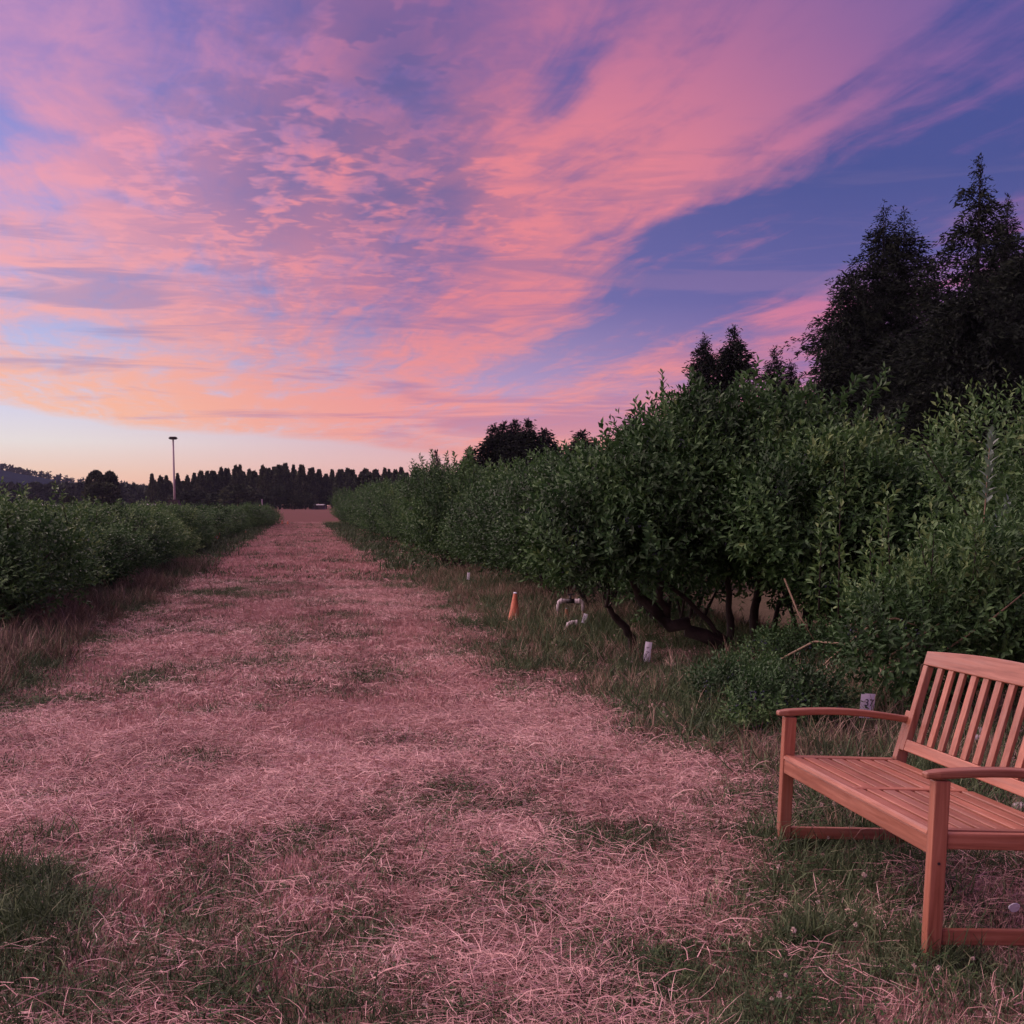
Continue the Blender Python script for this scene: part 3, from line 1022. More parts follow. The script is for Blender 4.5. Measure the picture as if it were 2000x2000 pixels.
def leaf_proto(m_leaf, tint):
    """one broad leaf 1 m long, folded along its midrib, bent down at the tip"""
    V, T = [], []
    st_ = [(0, 0), (.12, .10), (.35, .20), (.62, .19), (.85, .10), (1, 0)]
    for i, (u, w_) in enumerate(st_):
        z_ = -.16 * u * u
        V += [(w_, u, z_ + w_ * .3), (0, u, z_), (-w_, u, z_ + w_ * .3)]
    for i in range(5):
        a_ = i * 3
        T += [(a_, a_ + 3, a_ + 4), (a_, a_ + 4, a_ + 1), (a_ + 1, a_ + 4, a_ + 5), (a_ + 1, a_ + 5, a_ + 2)]
    return npmesh('leaf', V, T, [m_leaf], np.full(len(V), tint))


def leafy_shoot(parent, base, v, n, size, protos, seed):
    """leaves one by one around an upright shoot"""
    rr_ = random.Random(seed)
    b, v = Vector(base), Vector(v)
    ax = v.normalized()
    e1 = ax.orthogonal().normalized()
    e2 = ax.cross(e1)
    for i in range(n):
        u = .12 + .88 * i / (n - 1)
        a_ = i * 2.4 + rr_.uniform(-.3, .3)
        out = e1 * math.cos(a_) + e2 * math.sin(a_)
        up_ = .6 + 1.2 * u + rr_.uniform(-.2, .2)
        d = (out + ax * up_).normalized()
        nrm = (ax - d * ax.dot(d)).normalized()
        sx_ = d.cross(nrm)
        M = Matrix((sx_, d, nrm)).transposed().to_4x4()
        s_ = size * rr_.uniform(.7, 1.15) * (1 - .35 * u ** 4)
        o = bpy.data.objects.new('leaf', protos[i % len(protos)])
        link(o, parent)
        o.matrix_local = Matrix.Translation(b + v * u) @ M @ Matrix.Scale(s_, 4)


LEAF_G = [leaf_proto(M_leaf, t_) for t_ in (.35, .5, .62, .75)]
LEAF_P = [leaf_proto(M_leaf_pale, t_) for t_ in (.5, .65, .8)]
th_ = place_bush(hero, hx0, hy0, 'big blueberry bush on a dark leaning trunk behind the orange cone and white tags')

for q_, (b_, v_, n_) in enumerate([((-.62, -.1, 1.72), (-.06, 0, .95), 46), ((.55, -.1, 1.75), (.28, 0, .75), 38), ((1.0, 0, 1.65), (.38, 0, .62), 34), ((-.2, -.2, 1.9), (.05, 0, .55), 28), ((-1.2, -.1, 1.5), (-.1, 0, .4), 22)]):
    tw = MB().tube([b_, tuple(Vector(b_) + Vector(v_) * .5), tuple(Vector(b_) + Vector(v_))], [.007, .005, .002], 5).build('shoot', M_cane, th_, True)
    leafy_shoot(th_, b_, v_, n_, .10, LEAF_G, q_)

# right row: from the bush beside the hero away to the far end, then the ones behind the bench
seq = []
Zr = 14.2
while Zr < 101:
    seq.append(Zr)
    Zr += 1.85 + rg.random() * .5
labR = ['bushy green blueberry bush directly left of the big one with the leaning trunk', 'second blueberry bush left of the big leaning-trunk bush',
        'blueberry bush over the small white tag beside the path', 'blueberry bush with yellow-green leaves hanging to the grass on the right row',
        'fifth blueberry bush of the right row counted from the leaning trunk', 'sixth blueberry bush of the right row counted from the leaning trunk']
for k, yy in enumerate(seq):
    x = SL * yy + 4.05 + rg.normal() * .15 + (0.25 if yy < 16 else 0)
    far = yy > 46
    hh = np.interp(yy, [14, 20, 30, 60, 100], [.98, .98, .97, 1.02, 1.08]) * (.86 + .24 * rg.random())
    s = .88 + .22 * rg.random()
    place_bush((FARR if far else MIDR)[k % 3], x, yy, labR[k] if k < len(labR) else 'leafy blueberry bush in the long row right of the mown path',
               None if k < len(labR) else 'blueberry bushes of the right row', rg.random() * 6.28, (s, s, hh * s))
for k, (yy, cc_) in enumerate([(y_, c_) for c_ in (7.0,) for y_ in np.arange(23, 70, 2.6)]):
    place_bush(FARR[k % 3], SL * yy + cc_ + rg.normal() * .2, yy, 'blueberry bush in the rows hidden behind the right row, only its top showing',
               'blueberry bushes behind the right row', rg.random() * 6.28, (1.15, 1.15, 1.08))
# close right bushes
nb = [(-.1, 0, 1.25, .75, .7, .62), (-.65, -.1, 1.3, .55, .6, .50), (.7, .1, 1.05, .65, .7, .55), (0, -.3, .95, .7, .5, .40), (-.2, 0, 1.65, .5, .5, .36), (.5, .1, 1.45, .4, .4, .3)]
x, y, _ = atdist(1680, 1000, 11.2)
place_bush(bush_meshes(211, nb, 3600, 10, .080, .42, .26, [(-.2, 0, 1.7, .2, 0, .45), (.3, 0, 1.5, .12, 0, .4), (.75, 0, 1.4, .1, 0, .35), (1.0, 0, 1.3, .05, 0, .45)], tint0=.36, berries=60), x, y,
           'dense dark blueberry bush just right of the one with the leaning trunk')
eb = [(0.1, 0, .62, .55, .5, .42), (-.30, -.15, .50, .38, .4, .34), (.55, 0, .70, .5, .5, .42), (1.0, 0, .66, .5, .5, .42), (.4, 0, .95, .4, .4, .22)]
x, y, _ = atdist(1840, 1000, 8.3)
erect = [(a_, b_, .72, .06 * c_, 0, .45 + .3 * d_) for a_, b_, c_, d_ in rg.normal(size=(26, 4)) * [.55, .3, 1, .5] + [.25, 0, 0, .2]]
place_bush(bush_meshes(213, eb, 2300, 10, .066, .38, .26, erect, m_leaf=M_leaf, tint0=.52, stem_r=.010, berries=12), x, y,
           'light green young blueberry bush with thin upright shoots right behind the bench')
x, y, _ = atdist(2115, 1000, 9.8)
place_bush(bush_meshes(215, rand_lumps(rg, 1.1, 2.25, .3), 3000, 10, .072, .40, .28, rtall(rg, 1.0, 2.2, 8), tint0=.50), x, y,
           'tall pale green blueberry bush cut by the right edge above the bench')
x, y, _ = atdist(1880, 1000, 12.6)
place_bush(MIDR[1], x, y, 'blueberry bush rising behind the light green one, under the tallest conifer', rz=1.0, sc=(1.1, 1.1, .86))
x, y, _ = atdist(1600, 1000, 14.0)
place_bush(MIDR[2], x, y, 'blueberry bush whose top fills the gap behind the two nearest ones', rz=2.0, sc=(1.1, 1.1, 1.06))
# pale sucker standing out of the light bush
x, y, _ = atdist(1925, 1000, 8.75)
sh = empty('blueberry_shoot', (x, y, float(hgt(x, y))))
tag(sh, 'single pale grey-green shoot on a bare tan stem at the right', 'shoot')
MB().tube([(0, 0, -.05), (.02, 0, .9), (-.01, 0, 1.35), (.02, 0, 1.95)], [.009, .008, .006, .002], 6).build('stem', M_cane, sh, True)
leafy_shoot(sh, (.0, 0, 1.42), (.03, 0, .55), 34, .105, LEAF_P, 5)
MB().tube([(.0, 0, 1.25), (.12, 0, 1.35), (.16, .02, 1.5)], [.005, .004, .002], 5).build('side_twig', M_cane, sh, True)
leafy_shoot(sh, (.05, 0, 1.28), (.11, .02, .22), 12, .10, LEAF_P, 6)
# small bushes with berries in front of the row
for k, (px, py, w, hgt_, lab) in enumerate([(1540, 1450, .30, .36, 'low dark blueberry bush heavy with berries just left of the number 37 tag'),
                                            (1455, 1400, .32, .30, 'small low blueberry bush with a berry cluster at its left end'),
                                            (1560, 1330, .40, .38, 'low sprawling plant at the foot of the trunks, right of the leaning one')]):
    x, y = ground(px, py)
    Lm = [(0, 0, hgt_ * .5, w, w * .8, hgt_ * .48), (w * .5, 0, hgt_ * .45, w * .6, w * .6, hgt_ * .42), (-w * .6, 0, hgt_ * .4, w * .6, w * .5, hgt_ * .38)]
    place_bush(bush_meshes(230 + k, Lm, 620, 9, .042, .42, .15, [], stem_r=.006, tint0=.34, berries=26), x, y, lab)

# arching bare canes by the bench
for k, (pts, lab) in enumerate([
        ([(1560, 1345, 8.6), (1640, 1270, 8.4), (1712, 1212, 8.2), (1750, 1208, 8.1), (1790, 1222, 8.0)], 'long thin tan cane arching up to the right left of the bench back'),
        ([(1500, 1300, 9.2), (1590, 1253, 9.0), (1650, 1258, 8.9), (1690, 1275, 8.8)], 'pale bare cane bowed low over the grass beside the leaning trunk'),
        ([(1740, 1280, 8.3), (1880, 1190, 8.2), (2010, 1080, 8.1)], 'thin cane slanting up through the light green bush to the right edge'),
        ([(1800, 1300, 7.9), (1930, 1215, 7.8), (2010, 1150, 7.7)], 'tan straw-coloured cane low in the light bush at the right edge'),
        ([(1532, 1130, 10.5), (1560, 1200, 10.3), (1590, 1250, 10.2)], 'green leafy cane hanging down right of the leaning trunk')]):
    P = [atdist(*q) for q in pts]
    x, y = P[0][0], P[0][1]
    z0_ = float(hgt(x, y))
    t = MB()
    PP = [(q[0] - x, q[1] - y, q[2] - z0_) for q in P]
    if PP[0][2] > .02 and k != 4:
        PP = [(-.05, 0, -.03)] + PP
    t.tube(PP, [.008] * (len(PP) - 1) + [.003], 5)
    o = t.build('cane', M_cane, None, True)
    o.location = (x, y, z0_)
    tag(o, lab, 'cane')

# left row and the rows behind it
labL = ['dark blueberry bush cut by the left edge, nearest of the left row', 'second nearest blueberry bush of the left row, ending at the tall brown grass',
        'third blueberry bush of the left row, behind the tall brown grass', 'fourth blueberry bush of the left row', 'fifth blueberry bush of the left row']
yy, k = 14.4, 0
while yy < 98:
    cc_ = np.interp(yy, [14, 30, 50, 67, 85, 98], [-3.95, -4.1, -4.3, -4.0, -3.3, -2.6])
    s = .88 + .24 * rg.random()
    far = yy > 46
    place_bush((FARL if far else MIDL)[k % 3], SL * yy + cc_ + rg.normal() * .22, yy, labL[k] if k < 5 else 'leafy blueberry bush in the long low row left of the mown path',
               None if k < 5 else 'blueberry bushes of the left row', rg.random() * 6.28, (s * 1.05, s * 1.05, s * (.74 + .20 * rg.random())))
    yy += 1.8 + rg.random() * .45
    k += 1
k = 0
for cc_, y0 in ((-6.6, 16.5), (-9.3, 19), (-12.0, 23)):
    yy = y0
    while yy < 70:
        s = .96 + .14 * rg.random()
        place_bush((FARL if yy > 26 else MIDL)[k % 3], SL * yy + cc_ + rg.normal() * .15, yy, 'blueberry bush in the rows farther left, its top showing over the left row',
                   'blueberry bushes of the rows farther left', rg.random() * 6.28, (s * 1.15, s * 1.15, s * .82))
        yy += 2.3 + rg.random() * .4
        k += 1


# ------------------------------------------------------------------ grasses: clumps scattered over the field
def blades(P, D, L, w, bend, tint, rng):
    """five-triangle blade: root P, direction D, length L, width w, sinking by bend and bowed sideways"""
    n = len(P)
    side = norm(np.cross(D, rng.normal(size=(n, 3)) * .5 + [0, 0, 1.0]) + 1e-6)
    bow = norm(np.cross(D, rng.normal(size=(n, 3))) + 1e-6) * (rng.normal(size=(n, 1)) * .16)
    floor = .004 + rng.random(n) * .012
    Q = []
    for u in (0, .36, .70, 1.0):
        q = P + D * (L * u)[:, None] + bow * (L * 4 * u * (1 - u))[:, None]
        q[:, 2] -= bend * L * u * u
        if u:
            q[:, 2] = np.maximum(q[:, 2], floor)
        Q.append(q)
    V = np.stack([Q[0] - side * w * .5, Q[0] + side * w * .5, Q[1] + side * w * .48, Q[1] - side * w * .48,
                  Q[2] + side * w * .34, Q[2] - side * w * .34, Q[3]], 1).reshape(-1, 3)
    k = np.arange(n)[:, None] * 7
    T = np.concatenate([k + [0, 1, 2], k + [0, 2, 3], k + [3, 2, 4], k + [3, 4, 5], k + [5, 4, 6]], 1).reshape(-1, 3)
    return V, T, np.repeat(tint, 7)


def clump(kind, seed, n, R, w, lo, hi_, matl, tlo=.2, thi=.8):
    rng = np.random.default_rng(seed)
    r = R * np.sqrt(rng.random(n))
    th = rng.random(n) * 6.283
    P = np.stack([r * np.cos(th), r * np.sin(th), np.zeros(n)], -1)
    L = lo + (hi_ - lo) * rng.random(n) ** 1.3
    if kind == 'lying':
        P[:, 2] = .004 + .035 * rng.random(n)
        a = rng.random() * 6.28 + rng.normal(size=n) * 1.1
        D = norm(np.stack([np.cos(a), np.sin(a), rng.normal(size=n) * .16 + .04], -1))
        bend = rng.random(n) * .12
    else:
        lean = .35 if kind == 'upright' else .55
        D = norm(np.stack([rng.normal(size=n) * lean, rng.normal(size=n) * lean, np.ones(n)], -1))
        bend = rng.random(n) * (.25 if kind == 'upright' else .6)
        P[:, 2] = -.01
    tint = np.clip(tlo + (thi - tlo) * rng.random(n) + rng.normal(size=n) * .05, 0, 1)
    V, T, c = blades(P, D, L, w * (.6 + .8 * rng.random((n, 1))), bend, tint, rng)
    me = npmesh(kind, V, T, [matl], c)
    return bpy.data.objects.new('clump', me)


def clover(seed, n, R, sz):
    rng = np.random.default_rng(seed)
    r = R * np.sqrt(rng.random(n))
    th = rng.random(n) * 6.283
    c0 = np.stack([r * np.cos(th), r * np.sin(th), .015 + .05 * rng.random(n)], -1)
    parts = []
    a0 = rng.random(n) * 6.28
    for q in range(3):
        a = a0 + q * 2.094
        D = norm(np.stack([np.cos(a), np.sin(a), .25 + rng.normal(size=n) * .25], -1))
        parts.append(cards(c0, D, sz * (.7 + .6 * rng.random(n)), sz * .85, np.clip(.45 + rng.normal(size=n) * .25, 0, 1), -.1, rng, np.tile([0, 0, 1.0], (n, 1))))
    V, T, c = merge(parts)
    return bpy.data.objects.new('clump', npmesh('clover', V, T, [M_clover], c))


def scatter(name, label, cat, protos, P, scale, shift, tilt=.12, seed=1, flat=1.0):
    """one countless ground cover: clumps placed on points by geometry nodes"""
    rng = np.random.default_rng(seed)
    n = len(P)
    me = bpy.data.meshes.new(name)
    me.vertices.add(n)
    me.vertices.foreach_set('co', np.asarray(P, np.float32).ravel())
    rot = np.stack([rng.normal(size=n) * tilt, rng.normal(size=n) * tilt, rng.random(n) * 6.283], -1)
    sc = np.stack([scale, scale, scale * (.8 + .4 * rng.random(n)) * flat], -1)
    for nm, typ, arr, key in (('rot', 'FLOAT_VECTOR', rot, 'vector'), ('scl', 'FLOAT_VECTOR', sc, 'vector'), ('shift', 'FLOAT', shift, 'value'),
                              ('pick', 'INT', rng.integers(0, len(protos), n), 'value')):
        a = me.attributes.new(nm, typ, 'POINT')
        a.data.foreach_set(key, np.asarray(arr, np.int32 if typ == 'INT' else np.float32).ravel())
    o = link(bpy.data.objects.new(name, me))
    tag(o, label, cat, kind='stuff')
    col = bpy.data.collections.new(name + '_clumps')
    for q in protos:
        col.objects.link(q)
    t = bpy.data.node_groups.new(name, 'GeometryNodeTree')
    t.interface.new_socket('Geometry', in_out='INPUT', socket_type='NodeSocketGeometry')
    t.interface.new_socket('Geometry', in_out='OUTPUT', socket_type='NodeSocketGeometry')
    gi, go = t.nodes.new('NodeGroupInput'), t.nodes.new('NodeGroupOutput')
    m2p = t.nodes.new('GeometryNodeMeshToPoints')
    iop = t.nodes.new('GeometryNodeInstanceOnPoints')
    ci = t.nodes.new('GeometryNodeCollectionInfo')
    ci.inputs['Collection'].default_value = col
    ci.inputs['Separate Children'].default_value = True
    ci.inputs['Reset Children'].default_value = True
    L = t.links.new
    L(gi.outputs[0], m2p.inputs['Mesh'])
    L(m2p.outputs[0], iop.inputs['Points'])
    L(ci.outputs[0], iop.inputs['Instance'])
    iop.inputs['Pick Instance'].default_value = True

    def attr(nm, typ):
        a = t.nodes.new('GeometryNodeInputNamedAttribute')
        a.data_type = typ
        a.inputs['Name'].default_value = nm
        return a.outputs['Attribute']
    L(attr('pick', 'INT'), iop.inputs['Instance Index'])
    e2r = t.nodes.new('FunctionNodeEulerToRotation')
    L(attr('rot', 'FLOAT_VECTOR'), e2r.inputs[0])
    L(e2r.outputs[0], iop.inputs['Rotation'])
    L(attr('scl', 'FLOAT_VECTOR'), iop.inputs['Scale'])
    L(iop.outputs[0], go.inputs[0])
    md = o.modifiers.new('scatter', 'NODES')
    md.node_group = t
    return o


GREEN = [(75, 1790, .22, .8), (40, 1930, .25, .5), (820, 1965, .30, .6), (1130, 1850, .22, .6), (250, 1975, .4, .4), (560, 1985, .3, .3), (1650, 1670, .32, .9), (1730, 1600, .4, .8),
         (1500, 1570, .30, .5), (1130, 1290, .65, .7), (1050, 1235, .6, .7), (980, 1160, .8, .6), (1420, 1450, .6, .5), (190, 1200, 1.2, .6), (430, 1165, .8, .45), (1290, 1345, .6, .6),
         (1520, 1370, .8, .7), (1660, 1480, .6, .7), (620, 1640, .22, .5), (240, 1650, .16, .4), (400, 1500, .3, .4), (1730, 1900, .3, .6), (1930, 1950, .4, .6), (1560, 1800, .22, .6),
         (480, 1820, .2, .35), (900, 1700, .2, .3), (1250, 1640, .25, .3), (160, 1260, .7, .5), (1720, 1760, .3, .6), (1340, 1930, .3, .4), (640, 1350, .7, .3), (100, 1290, .6, .4)]
GB = [(ground(px, py), r, a_) for px, py, r, a_ in GREEN]


def greenness(x, y):
    c = x - SL * y
    v = np.clip((fbm(x * 1.7, y * 1.3, 21, 4) - .50) * 3.2, 0, .75) * .8 + np.clip((fbm(x * .5, y * .4, 31, 3) - .5) * 1.6, 0, .3)
    v = v + np.clip((c - 1.35) * .45, 0, .5) * np.clip((y - 2) / 6, .25, 1) + np.clip((-c - 1.9) * .8, 0, .75)
    v = v + np.clip((3.85 - y) * .5, 0, .42)
    for (bx, by), r, a_ in GB:
        v = v + a_ * np.exp(-((x - bx) ** 2 + (y - by) ** 2) / r ** 2)
    return np.clip(v, 0, 1)


def field(n, y0, y1, c0=None, c1=None, seed=0, power=1.0):
    """random points inside the view, between two distances"""
    rng = np.random.default_rng(seed)
    y = np.sqrt(y0 ** 2 + (y1 ** 2 - y0 ** 2) * rng.random(n)) if power == 1 else y0 + (y1 - y0) * rng.random(n)
    x = (rng.random(n) * 2 - 1) * (.44 * y + .5)
    k = np.ones(n, bool)
    if c0 is not None:
        c = x - SL * y
        k = (c > c0) & (c < c1)
    x, y = x[k], y[k]
    return x, y, rng


def pts3(x, y, dz=0.0):
    return np.stack([x, y, hgt(x, y) + dz], -1)


for zone, (y0, y1, nh, ws, rs, c0, c1) in {'near': (2.3, 9.0, 15000, 1.0, 1.0, None, None), 'middle': (9.0, 24.0, 42000, 1.45, 1.2, -4.5, 5.5), 'far': (24.0, 104.0, 46000, 3.4, 2.0, -4, 4.2)}.items():
    sd_ = {'near': 0, 'middle': 1000, 'far': 2000}[zone]
    x, y, rng = field(int(nh * (1 if c0 is None else 2.2)), y0, y1, c0, c1, sd_ + 1, 2 if zone == 'far' else 1)
    gr = greenness(x, y)
    u = rng.random(len(x))
    isg = u < gr * .95
    dryk = ~isg
    swath = fbm(x * .8 + 5, y * .6, 51, 4)
    lying = dryk & (rng.random(len(x)) < np.clip(.2 + (swath - .42) * 3.5, .12, .9) * {'near': 1, 'middle': .35, 'far': .12}[zone])
    up = dryk & ~lying
    hy = [clump('lying', sd_ + 10 + i, int(74 / rs ** .5), .17 * rs, .0022 * ws,   .03, .17 if zone == 'near' else .14, M_hay, .15, .85) for i in range(4)]
    sb = [clump('upright', sd_ + 20 + i, int(60 / rs ** .5), .11 * rs, .0024 * ws, .025, .080 * rs ** .3, M_hay, .2, .8) for i in range(3)]
    gt = [clump('tuft', sd_ + 30 + i, int(42 / rs ** .5), .10 * rs, .0032 * ws, .03, .12 * rs ** .3, M_green, .1, .9) for i in range(4)]
    shift = (fbm(x * 2.3, y * 1.7, 61, 3) - .5) * .55 - .04
    names = {'near': 'in the foreground', 'middle': 'halfway along the path', 'far': 'at the far part of the path'}[zone]
    for nm, mask, pr, lab in (('mown_hay', lying, hy, 'loose pale strands of mown hay lying on the field ' + names), ('dry_stubble', up, sb, 'short dry pinkish stubble standing on the field ' + names),
                              ('green_grass', isg, gt, 'short green grass patches growing in the dry field ' + names)):
        xx, yy_ = x[mask], y[mask]
        scatter(nm, lab, 'hay' if nm == 'mown_hay' else 'grass', pr, pts3(xx, yy_), .75 + .5 * rng.random(len(xx)), shift[mask] + (.0 if nm != 'green_grass' else -.05), seed=sd_ + len(nm))

# clover leaves and heads in the green places near the camera
x, y, rng = field(9000, 2.3, 9.5, seed=71)
gr = greenness(x, y) * (fbm(x * 2, y * 2, 81, 3) > .46)
k = rng.random(len(x)) < np.clip(gr * 1.0 - .38, 0, 1) * .6
scatter('clover', 'low clover leaves among the green grass in the foreground', 'clover', [clover(300 + i, 30, .11, .0105) for i in range(3)], pts3(x[k], y[k]), .8 + .5 * rng.random(k.sum()), rng.normal(size=k.sum()) * .1, seed=3)
parts_v = MB()
x, y, rng = field(5200, 2.3, 14, seed=72)
gr = greenness(x, y)
k = (rng.random(len(x)) < gr ** 2 * .30)
fl = bpy.data.objects.new('clump', None)
fm = MB()
rr_ = np.random.default_rng(4)
for q in range(40):
    d = norm(rr_.normal(size=3) + [0, 0, .3])
    c0 = np.array([0, 0, .07]) + d * .003
    s1 = norm(np.cross(d, rr_.normal(size=3))) * .0022
    fm.add([tuple(c0 - s1), tuple(c0 + s1), tuple(c0 + d * .0055)], [(0, 1, 2)])

fo = bpy.data.objects.new('clump', fm.mesh('flower', M_petal))
scatter('clover_flowers', 'small whitish clover heads dotted over the green patches', 'flowers', [fo], pts3(x[k], y[k]), .8 + .7 * rng.random(k.sum()), np.zeros(k.sum()), .2, 9)

# taller grasses at the edges of the path and under the bushes
TG = [clump('tuft', 400 + i, 46, .10, .0055, .14, .36, M_green, .05, .75) for i in range(4)]
TD = [clump('upright', 410 + i, 34, .10, .0045, .16, .42, M_drytall, .1, .7) for i in range(4)]
x, y, rng = field(90000, 4.0, 26, 1.7, 5.2, 91)
c = x - SL * y
den = np.clip((c - 2.15 - .5 * (fbm(x * .9, y * .9, 41, 3) - .5)) * 1.3, 0, 1) * np.clip((y - 3.2) / 3, 0, 1)
for (bx, by), r, a_ in [(ground(1120, 1300), .7, .9), (ground(1010, 1230), .7, .8), (ground(1420, 1440), .45, .4)]:
    den = np.maximum(den, a_ * np.exp(-((x - bx) ** 2 + (y - by) ** 2) / r ** 2))
tx, ty = ground(1300, 1285)
bare = np.exp(-(((x - tx) / .95) ** 2 + ((y - ty) / 2.2) ** 2))
den = den * (1 - .95 * bare)
dx, dy = x - BO.x, y - BO.y
ub, vb = dx * BU.x + dy * BU.y, dx * BV.x + dy * BV.y
den = den * np.where((ub > -.1) & (ub < 1.6) & (vb > -.25) & (vb < .7), .12, 1)
k = rng.random(len(x)) < den * .42
x, y = x[k], y[k]
dryp = np.clip(.22 + (fbm(x * 1.1, y * 1.1, 43, 3) - .45) * 2.6, .08, .9)
k2 = rng.random(len(x)) < dryp
scatter('tall_dry_grass', 'tall straw coloured grass along the right row and under the bushes', 'grass', TD, pts3(x[k2], y[k2]), .4 + .55 * rng.random(k2.sum()), rng.normal(size=k2.sum()) * .12 + .05, .15, 13)
scatter('tall_green_grass', 'tall green grass and weeds along the foot of the right row', 'grass', TG, pts3(x[~k2], y[~k2]), .4 + .85 * rng.random((~k2).sum()) ** 1.6, rng.normal(size=(~k2).sum()) * .12 - .02, .15, 14)
x, y, rng = field(120000, 9.0, 30, -4.2, -1.7, 92)
c = x - SL * y
den = np.clip((-c - 2.1 - .7 * (fbm(x * .6, y * .6, 44, 3) - .5)) * 1.6, 0, 1)
k = rng.random(len(x)) < den * .35
x, y = x[k], y[k]
k2 = rng.random(len(x)) < np.clip(.35 + (fbm(x * .8, y * .8, 45, 3) - .5) * 3, .08, .9)
scatter('tall_brown_grass', 'tall brown seeding grass along the left row', 'grass', TD, pts3(x[k2], y[k2]), .6 + .5 * rng.random(k2.sum()), rng.normal(size=k2.sum()) * .12 - .08, .15, 15)
scatter('tall_green_grass', 'tall green grass along the foot of the left row', 'grass', TG, pts3(x[~k2], y[~k2]), .55 + .5 * rng.random((~k2).sum()), rng.normal(size=(~k2).sum()) * .1 - .12, .1, 16)
x, y, rng = field(60000, 26, 96, 1.9, 3.4, 93)
TF = [clump('tuft', 420 + i, 30, .3, .02, .15, .40, M_green, .0, .6) for i in range(3)]
x2, y2, rng = field(60000, 26, 96, -3.9, -2.0, 94)
x, y = np.concatenate([x[::3], x2[::3]]), np.concatenate([y[::3], y2[::3]])
scatter('edge_grass', 'grey green grass fringes along both rows farther down the path', 'grass', TF, pts3(x, y), .6 + .5 * rng.random(len(x)), rng.normal(size=len(x)) * .1 - .1, .1, 17)
# lush clumps: at the left front corner, below the bench
sx, sy = [], []
for px, py, r, n in [(60, 1800, .10, 40), (95, 1850, .10, 30), (50, 1720, .09, 30), (60, 1660, .06, 14), (30, 1970, .12, 10), (1650, 1700, .18, 46), (1740, 1650, .20, 50), (1700, 1600, .2, 40), (1560, 1860, .07, 12), (1650, 1850, .06, 8),
                     (1490, 1600, .15, 16), (1800, 1700, .2, 26), (70, 1510, .12, 8), (1512, 1668, .07, 9), (1545, 1650, .08, 8), (1806, 1900, .06, 8), (1840, 1880, .07, 7), (1110, 1236, .25, 40), (1010, 1226, .2, 22), (1265, 1306, .2, 10), (1150, 1244, .2, 20)]:
    bx, by = ground(px, py)
    sx.append(bx + rng.normal(size=n) * r)
    sy.append(by + rng.normal(size=n) * r * 1.4)
sx, sy = np.concatenate(sx), np.concatenate(sy)
TL = [clump('tuft', 440 + i, 34, .05, .0045, .10, .30, M_green, .15, .85) for i in range(4)]
scatter('lush_grass', 'longer fresh green grass clumps below the bench and at the left corner', 'grass', TL, pts3(sx, sy), .55 + .5 * rng.random(len(sx)), rng.normal(size=len(sx)) * .08 - .12, .15, 18)

# ------------------------------------------------------------------ bench
M_wood, g, p = mat('oiled_hardwood')
tcn = g.n('ShaderNodeTexCoord')
oi = g.n('ShaderNodeObjectInfo')
vv = g.n('ShaderNodeVectorMath', operation='ADD')
g.put(vv.inputs[0], tcn.outputs['Object'])
g.put(vv.inputs[1], g.xyz(g.m('MULTIPLY', oi.outputs['Random'], 7.0), g.m('MULTIPLY', oi.outputs['Random'], 3.0), g.m('MULTIPLY', oi.outputs['Random'], 5.0)))
at = g.n('ShaderNodeAttribute', attribute_name='grain')     # direction of the grain of each piece
gv = g.n('ShaderNodeVectorMath', operation='MULTIPLY')
g.put(gv.inputs[0], vv.outputs[0])
g.put(gv.inputs[1], at.outputs['Vector'])
gn = g.noise(gv.outputs[0], 1.0, 6, .6, .8)
gn2 = g.noise(tcn.outputs['Object'], 5.0, 3, .5)
wc = g.ramp(g.m('ADD', g.m('MULTIPLY', gn, .75), g.m('MULTIPLY', gn2, .25)), [(.28, (.15, .048, .026, 1)), (.42, (.25, .092, .052, 1)), (.56, (.32, .130, .078, 1)), (.72, (.42, .19, .12, 1))])
hs_ = g.n('ShaderNodeHueSaturation')
g.put(hs_.inputs['Color'], wc)
g.put(hs_.inputs['Value'], g.m('MULTIPLY_ADD', oi.outputs['Random'], .42, .80))
sz_ = g.n('ShaderNodeSeparateXYZ')
g.put(sz_.inputs[0], tcn.outputs['Object'])
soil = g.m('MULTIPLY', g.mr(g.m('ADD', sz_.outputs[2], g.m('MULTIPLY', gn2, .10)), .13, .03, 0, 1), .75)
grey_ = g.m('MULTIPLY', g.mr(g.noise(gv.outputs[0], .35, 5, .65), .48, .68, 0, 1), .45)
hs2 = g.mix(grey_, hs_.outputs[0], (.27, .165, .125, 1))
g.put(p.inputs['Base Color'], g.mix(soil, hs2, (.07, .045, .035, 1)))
p.inputs['Roughness'].default_value = .5
p.inputs['Specular IOR Level'].default_value = .4
bp = g.n('ShaderNodeBump')
bp.inputs['Strength'].default_value = .5
bp.inputs['Distance'].default_value = .001
g.put(bp.inputs['Height'], gn)
g.put(p.inputs['Normal'], bp.outputs[0])

bench = empty('garden_bench', BO)
bench.rotation_euler = Matrix((BU, BV, BW)).transposed().to_euler()
tag(bench, 'orange brown slatted wooden garden bench with arched arms at the lower right', 'bench')
BL, BD, HA, HS, HB = 1.4709, .5319, .6182, .4271, .8884
GRX, GRY, GRZ = (3, 60, 60), (60, 3, 60), (60, 60, 3)


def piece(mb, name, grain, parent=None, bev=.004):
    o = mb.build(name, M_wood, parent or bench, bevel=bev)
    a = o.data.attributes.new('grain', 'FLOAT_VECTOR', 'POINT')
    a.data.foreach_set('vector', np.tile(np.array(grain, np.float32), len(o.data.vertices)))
    return o


